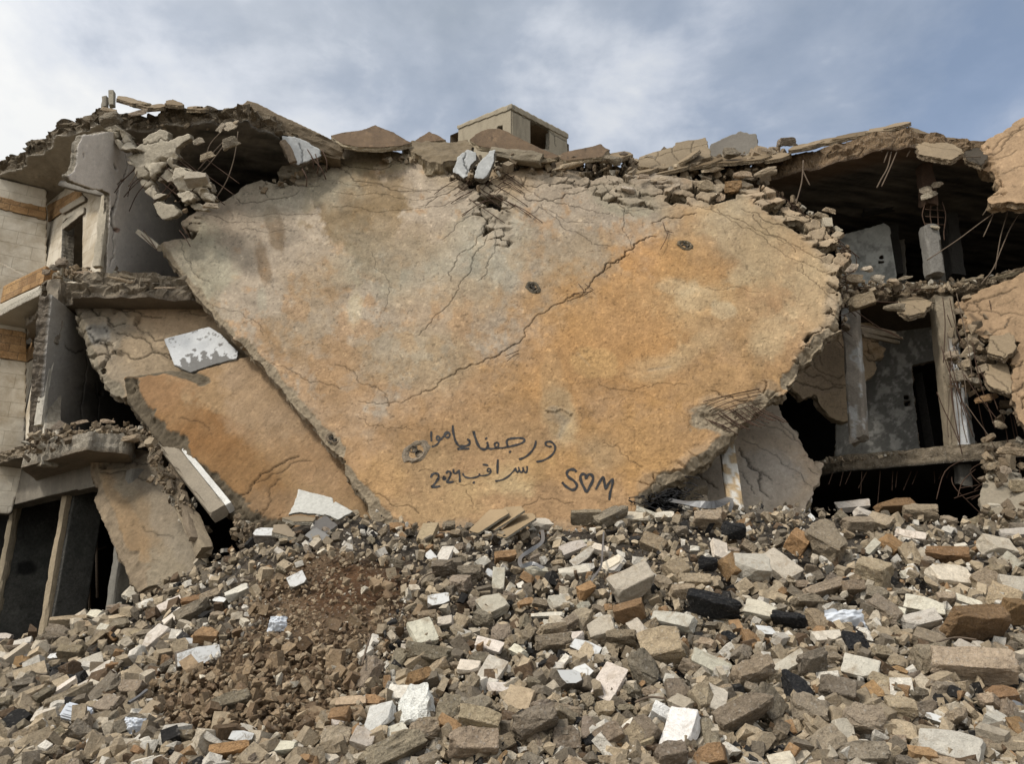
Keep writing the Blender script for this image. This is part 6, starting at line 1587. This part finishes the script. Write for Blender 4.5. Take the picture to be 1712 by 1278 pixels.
for i_, (pts_, l_) in enumerate((([(700, 1000), (712, 985), (730, 978)], 'thin bent rebar end above the cream block, right of the soil'), ([(608, 1140), (616, 1108), (622, 1090)], 'twisted dark wire beside the upright grey slab'), ([(1060, 1205), (1085, 1196), (1110, 1199)], 'thin rusty rod lying left of the long ochre block'), ([(1560, 1100), (1590, 1092), (1625, 1096)], 'thin rusty rod resting between the two largest tan and brown slabs'))):
    P_ = [Vector([float(c) for c in hitp(np.array(float(a)), np.array(float(b)))]) + Vector((0, -.10, .12)) for a, b in pts_]
    tag(tube(P_, .008, 'rebar_rod', 'rebar_dusty'), l_, 'rod')
strip('rebar_stick', 'dusty metal rod poking out of the stones at the lower left', 'rod', [(222, 1198), (238, 1188), (252, 1176)], .02, 'strap', -.1, .02)
def crumple(nm, lbl, cat, px, py, w, h, mat, seed, amp=.3):
    x, y, z = [float(c) for c in hitp(np.array(float(px)), np.array(float(py)))]; m_ = (Vector((x, y, z)) - camv).length / F
    n = 26; U_, V_ = np.meshgrid(np.linspace(-1, 1, n), np.linspace(-1, 1, n)); r_ = np.hypot(U_, V_)
    hh = (1 - np.clip(r_, 0, 1) ** 2) * .5 + amp * np.abs(fbm(U_ * 2 + seed, V_ * 2, 4, seed)) + .12 * fbm(U_ * 5, V_ * 5 + seed, 3, seed)
    k = 1 + .25 * fbm(U_ * 1.3 + seed, V_ * 1.3, 3, seed + 3); P_ = np.stack([x + U_ * k * w / 2 * m_, y - hh * h * m_ * .6, z + V_ * k * h / 2 * m_ + hh * .3 * h * m_ + .06], -1).reshape(-1, 3)
    I_ = np.arange(n * n).reshape(n, n); Q_ = np.stack([I_[:-1, :-1], I_[:-1, 1:], I_[1:, 1:], I_[1:, :-1]], -1).reshape(-1, 4)
    P2 = P_ + np.array([0, .012, -.004]); Q_ = np.concatenate([Q_, Q_[:, ::-1] + n * n])
    return tag(mk(nm, np.concatenate([P_, P2]), Q_, None, (M[mat],), True), lbl, cat)
crumple('plastic_bag', 'crumpled translucent grey plastic bag caught between stones at the right', 'bag', 1412, 1052, 62, 34, 'plastic', 4, .35)
crumple('plastic_bag', 'crumpled white plastic bag on the brown stones, left of the soil patch', 'bag', 464, 1056, 28, 22, 'plastic', 9, .5)
crumple('cloth_scrap', 'small crumpled pale cloth at the lower left', 'cloth', 225, 1232, 30, 24, 'plastic', 14, .6)
cn = empty('plastic_container', 'pale blue-white ribbed plastic container at the lower left', 'container')
x, y, z = [float(c) for c in hitp(np.array(133.), np.array(1209.))]
bm = bmesh.new(); bmesh.ops.create_cube(bm, size=1); bmesh.ops.scale(bm, vec=(.21, .07, .12), verts=bm.verts); bmesh.ops.bevel(bm, geom=bm.edges[:], offset=.014, segments=3, affect='EDGES')
me = bpy.data.meshes.new('container_body'); bm.to_mesh(me); bm.free(); me.materials.append(M['plastic'])
b_ = bpy.data.objects.new('container_body', me); COL.objects.link(b_); b_.parent = cn
for k in range(3):
    bm = bmesh.new(); bmesh.ops.create_cube(bm, size=1); bmesh.ops.scale(bm, vec=(.16, .012, .012), verts=bm.verts); bmesh.ops.translate(bm, vec=(0, -.036, -.03 + k * .03), verts=bm.verts)
    me = bpy.data.meshes.new('rib'); bm.to_mesh(me); bm.free(); me.materials.append(M['plastic']); c_ = bpy.data.objects.new('rib', me); COL.objects.link(c_); c_.parent = cn
cn.location = (x, y - .06, z + .07); cn.rotation_euler = (-.5, .25, .1)
stp = empty('steel_post', 'grey steel post end standing at the frame edge, lower right', 'post'); beam('post_body', W(1702, 1235, 5.75), W(1700, 1180, 5.85), .10, .08, up=(0, 1, 0), col=(120, 122, 124), parent=stp, rough=.003, seed=135, mat='plaster')

# ---- stones lodged in the ruin
HR = '''
1314 238 40 22 4 g|stacked pair of grey blocks on the roof edge
1278 252 22 16 0 g
1222 258 26 18 0 g
1085 262 26 12 10 t
905 272 60 26 -12 t l|broad tan concrete piece wedged under the roof sheets, centre
950 280 70 18 10 t l|flat tan slab piece in front of the warped roof sheet
1020 270 44 30 -20 g l|lumpy grey piece hanging under the warped roof sheet
1040 258 30 16 20 g
1178 312 34 34 0 q l|big cream block lodged in the shattered top of the slab
1203 330 20 26 0 q
1225 312 34 30 0 o l|buff notched block beside the big cream block
1240 295 40 22 -10 t
1190 285 50 18 14 t
1150 278 50 14 10 t
1280 290 50 26 20 t
1262 270 40 16 -10 t
1100 300 40 20 -14 t
1045 318 38 18 -10 w
1075 296 30 16 10 t
1386 352 26 12 -30 t
1372 362 30 18 -20 t
1400 384 12 44 40 w l|long pale broken edge stone standing along the right slope of the slab
1382 374 16 16 0 w
1423 448 24 32 -20 w l|pale cracked block at the right tip of the slab
1446 452 26 18 10 w
1466 468 26 24 -10 w
1490 472 24 22 0 t
1425 468 30 14 0 t
1510 466 30 14 0 t
1408 470 14 12 0 w
1420 488 14 12 0 w
1412 500 18 14 30 t
1440 505 40 22 10 t
1495 516 50 22 10 t l|buff concrete flap hanging under the upper floor edge
1560 480 60 10 8 t
1620 468 50 9 10 t
1680 462 50 8 10 t
1548 320 22 30 0 w l|upper pale stone hanging in the broken column rebar
1566 310 20 18 20 w
1554 328 32 24 0 w
1560 380 20 8 -20 w
1612 610 24 22 20 t
1600 630 34 30 0 g
1640 600 20 16 0 t
1625 640 30 26 0 g l|round grey boulder caught in the hanging rebar at the right
1650 668 44 26 0 o l|buff wedge stone caught in the hanging rebar at the right
1672 600 30 16 -30 o
1680 560 14 30 -20 w
1665 580 22 8 -20 t
1590 596 18 14 0 t
345 262 30 20 30 t
330 302 34 24 10 w
350 330 26 20 -20 w
1668 712 28 26 0 t l|cracked cube hanging in the rebar at the right edge
1676 690 16 14 0 t
1672 640 26 20 10 t
1700 655 20 30 0 t
1690 755 50 22 -10 t
1660 780 22 20 0 t
1680 786 20 24 0 g
1700 812 36 30 0 t
1665 862 70 12 8 t
1690 872 70 10 -8 t
1640 870 40 14 20 t
186 200 36 18 0 g l|pale stub of slab under the left roof peak
232 190 34 16 20 g
384 212 24 34 -40 w l|pale shard hanging under the roof peak
370 214 14 28 -40 w
393 205 14 14 0 t
384 240 34 28 30 g
332 238 24 18 20 w
352 345 30 16 0 w
96 712 24 26 0 g l|grey block standing on the canopy edge, left wing
110 726 16 14 0 t
132 708 34 12 20 t
60 742 24 18 4 w
78 734 20 14 0 t
130 724 30 10 10 t
180 705 26 12 0 t
212 462 30 9 -10 t
244 470 20 14 0 g
92 448 18 16 0 g
78 455 14 14 0 g
104 440 18 16 10 g
140 456 60 10 -8 t
200 468 50 10 -10 t
280 482 46 8 6 t
215 735 40 20 10 t
245 745 30 20 0 g
60 730 22 10 0 g
300 800 14 22 0 t
310 770 16 20 0 t
400 890 16 18 0 g
240 175 30 8 -10 t
182 184 26 12 -5 t
'''
def ydep(px, py):
    if px < 150: return 13.2
    if px < 420: return 12.5 if py < 420 else (12.6 if py < 560 else 12.3)
    if 900 < px < 1290: return 13.35 if py > 285 else 13.6
    if px < 900: return 12.8
    if py > 730: return 12.0
    if py > 490: return 12.7
    return 13.2
for ln in HR.strip().split('\n'):
    a, _, b = ln.partition('|'); f = a.split(); px, py = float(f[0]), float(f[1]); islm = f[-1] == 'l'
    place(px, py, float(f[2]), float(f[3]), float(f[4]), f[5], pos=W(px, py, ydep(px, py)), label=b or None, lm=bool(b), pitch=RNG.uniform(-5, 30), lift=.1, rough_=True, th=RNG.uniform(.35, .7))
# roof edge and slab-top rubble as a mass of small broken bits
r3 = np.random.RandomState(8)
def band(poly, n, spread, y0, y1, smin, smax):
    xs_ = np.array([p[0] for p in poly]); ys_ = np.array([p[1] for p in poly]); px = r3.uniform(xs_[0], xs_[-1], n); py = np.interp(px, xs_, ys_) + r3.normal(size=n) * spread
    Yv = r3.uniform(y0, y1, n); P3 = np.array([W(a, b, c) for a, b, c in zip(px, py, Yv)]); return px, py, r3.uniform(smin, smax, n) * r3.uniform(.6, 1.2, n), P3
bands = [band([(640, 262), (780, 282)], 60, 4, 14.0, 14.4, 5, 14), band([(770, 296), (830, 285), (860, 275)], 60, 10, 13.5, 14.0, 5, 16), band([(860, 272), (1000, 285), (1060, 290), (1200, 300), (1290, 290)], 420, 8, 13.6, 14.2, 5, 22),
         band([(1040, 268), (1100, 280), (1200, 272), (1320, 262)], 260, 7, 14.0, 14.6, 6, 24), band([(1400, 478), (1500, 482), (1600, 478), (1712, 462)], 260, 5, 13.2, 14.0, 4, 15), band([(1290, 325), (1350, 360), (1420, 425)], 90, 6, 13.2, 13.5, 4, 12),
         band([(1400, 450), (1415, 520), (1420, 580)][:2], 40, 20, 12.6, 13.0, 5, 14), band([(1590, 600), (1712, 640)], 130, 34, 12.6, 13.1, 6, 22), band([(1640, 770), (1740, 830)], 120, 24, 12.2, 12.5, 6, 22), band([(1370, 772), (1600, 752)], 90, 2, 13.4, 14.0, 3, 8),
         band([(75, 490), (100, 455), (180, 462), (310, 486)], 170, 6, 13.4, 14.0, 4, 14), band([(40, 750), (120, 728), (230, 722), (270, 750)], 260, 9, 12.3, 13.2, 4, 14), band([(190, 203), (300, 208), (390, 204)], 40, 6, 12.9, 13.2, 4, 12), band([(290, 330), (350, 310)], 16, 10, 12.8, 13.0, 4, 10),
         band([(250, 760), (300, 830), (350, 920)], 170, 14, 11.7, 12.3, 5, 16), band([(390, 880), (440, 900)], 80, 12, 10.9, 11.3, 5, 14), band([(420, 330), (480, 300), (545, 262)], 40, 5, 13.9, 14.1, 4, 12), band([(1640, 862), (1730, 868)], 90, 8, 11.6, 12.1, 5, 18)]
px = np.concatenate([b[0] for b in bands]); py = np.concatenate([b[1] for b in bands]); sz = np.concatenate([b[2] for b in bands]); P3 = np.concatenate([b[3] for b in bands])
def palr(px, py, r):
    n = len(px); w = np.array([30, 24, 20, 10]); C_ = np.array([alb(146, 126, 98), alb(124, 108, 86), alb(164, 146, 118), alb(186, 176, 156)]); return C_[r.choice(4, n, p=w / w.sum())] * r.uniform(.75, 1.15, (n, 1))
scatter('debris', 'small broken concrete bits strewn along the ragged floor and roof edges', px, py, sz, 13, SH + CB, palr, 0, P3)

# ---- loose torn roofing sheets: own things
for ob, x, y in ALLT: STONES.append(dict(o=ob, px=x, py=y, w=50, h=10, kind='sheet', col=None, ang=0, label=None, group='torn roofing sheets along the roof edge', zone='roof', lm=None)); ob['category'] = 'roofing sheet'

# ================================================================== labels that single each stone out
LM = [(s['px'], s['py'], s['label'], s['zone']) for s in STONES if s['lm'] and s['label']]
LM = [(x, y, 'the ' + l.split(',')[0], z) for x, y, l, z in LM]
LM += [(x, y, l, 'roof') for x, y, l in LMR]
LM += [(530, 835, 'the largest speckled floor tile', 'heap'), (800, 740, 'the graffiti slab', 'x'), (464, 1056, 'the white plastic bag', 'heap'), (1412, 1052, 'the grey plastic bag', 'heap'), (133, 1209, 'the plastic container', 'heap'), (600, 985, 'the dark brown soil', 'heap'), (201, 1000, 'the rightmost shop column', 'heap'), (1115, 834, 'the black wire tangle', 'heap'), (1220, 840, 'the leaning column', 'heap'), (1500, 830, 'the dark ground floor opening', 'heap'), (5, 1070, 'the foot of the dark shop wall', 'heap'), (820, 870, 'the thin ceiling sheets', 'heap'),
       (260, 280, 'the hanging shattered slab', 'ruin'), (60, 500, 'the balcony', 'ruin'), (320, 590, 'the flaking white panel', 'ruin'), (1432, 620, 'the hanging column', 'ruin'), (1600, 600, 'the lower front column', 'ruin'), (1690, 860, 'the bent ground slab', 'ruin'), (90, 770, 'the canopy', 'ruin'), (1562, 430, 'the upper front column', 'ruin'), (820, 300, 'the wire-filled notch in the big slab', 'ruin')]
def short(l):
    w = l.split(); stop = {'below', 'above', 'beside', 'between', 'lying', 'leaning', 'slanting', 'standing', 'at', 'left', 'right', 'under', 'with', 'in', 'on', 'like', 'caught', 'hanging', 'wedged', 'along', 'tilted', 'perched', 'lodged', 'among', 'just', 'stacked'}
    o = [w[0]]
    for k, t in enumerate(w[1:]):
        if t in stop and len(o) > 3: break
        o.append(t)
    return ' '.join(o[:8])
SL = []
cnt = {}
for x, y, l, z in LM: cnt[short(l)] = cnt.get(short(l), 0) + 1
LM = [(x, y, short(l) if cnt[short(l)] == 1 else ' '.join(l.split()[:9]), z) for x, y, l, z in LM]
TONE = {'w': 'pale cream', 'g': 'grey', 't': 'tan', 'o': 'ochre', 'p': 'white-painted', 'q': 'buff-crusted', 'k': 'black'}
def desc(s):
    ar = math.sqrt(s['w'] * s['h']); sz_ = 'tiny' if ar < 16 else 'small' if ar < 24 else 'medium' if ar < 34 else 'large'
    if s['kind'] == 'sheet': return 'thin torn sheet'
    r_ = s['w'] / s['h']; shp = ('long' if r_ > 2.1 else 'upright' if r_ < .8 else ('squat' if r_ > 1.4 else 'squarish'))
    if s['zone'] != 'heap' and sz_ == 'tiny': sz_ = 'small'
    noun = 'fragment' if s['o'].name.startswith('fallen_fragment') else {'w': 'block', 'q': 'block', 'g': 'chunk', 't': 'block' if s['o'].name.startswith('concrete_block') else 'chunk', 'o': 'stone', 'p': 'chunk', 'k': 'bitumen lump'}[s['kind']]
    return f"{sz_} {shp} {TONE[s['kind']]} {noun}"
buckets = {}
for s in STONES:
    if s['group'] is None:
        s['group'] = {'heap': 'broken stones and blocks on the rubble heap', 'ruin': 'stones lodged in the ruin'}[s['zone']]
    s['o']['group'] = s['group']
    if s['label']: s['o']['label'] = s['label']; continue
    best = None
    for x, y, l, z in LM:
        if z == 'x' or (s['zone'] == 'heap') != (z == 'heap'): continue
        d = math.hypot((s['px'] - x), (s['py'] - y) * 1.3)
        if d < 9: continue
        if best is None or d < best[0]: best = (d, x, y, l)
    d, x, y, l = best; dx, dy = s['px'] - x, s['py'] - y
    if abs(dx) > 2.4 * abs(dy): pos_ = 'right of' if dx > 0 else 'left of'
    elif abs(dy) > 2.4 * abs(dx): pos_ = 'below' if dy > 0 else 'above'
    else: pos_ = ('below' if dy > 0 else 'above') + ' and ' + ('right of' if dx > 0 else 'left of')
    buckets.setdefault((desc(s), pos_, l), []).append((d, s))
ORD = ['', 'second', 'third', 'fourth', 'fifth', 'sixth', 'seventh', 'eighth']
for (ds, pos_, l), L in buckets.items():
    L.sort(key=lambda t: t[0])
    for k, (d, s) in enumerate(L):
        if len(L) == 1: t = f"{ds} {pos_} {l}"
        elif k == 0: t = f"nearest {ds} {pos_} {l}"
        else: t = f"{ORD[min(k, 7)]} nearest {ds} {pos_} {l}"
        w = t.split()
        if len(w) > 16: t = ' '.join([x_ for x_ in w if x_ not in ('squarish', 'squat', 'just')][:16])
        s['o']['label'] = t
bpy.context.view_layer.update()
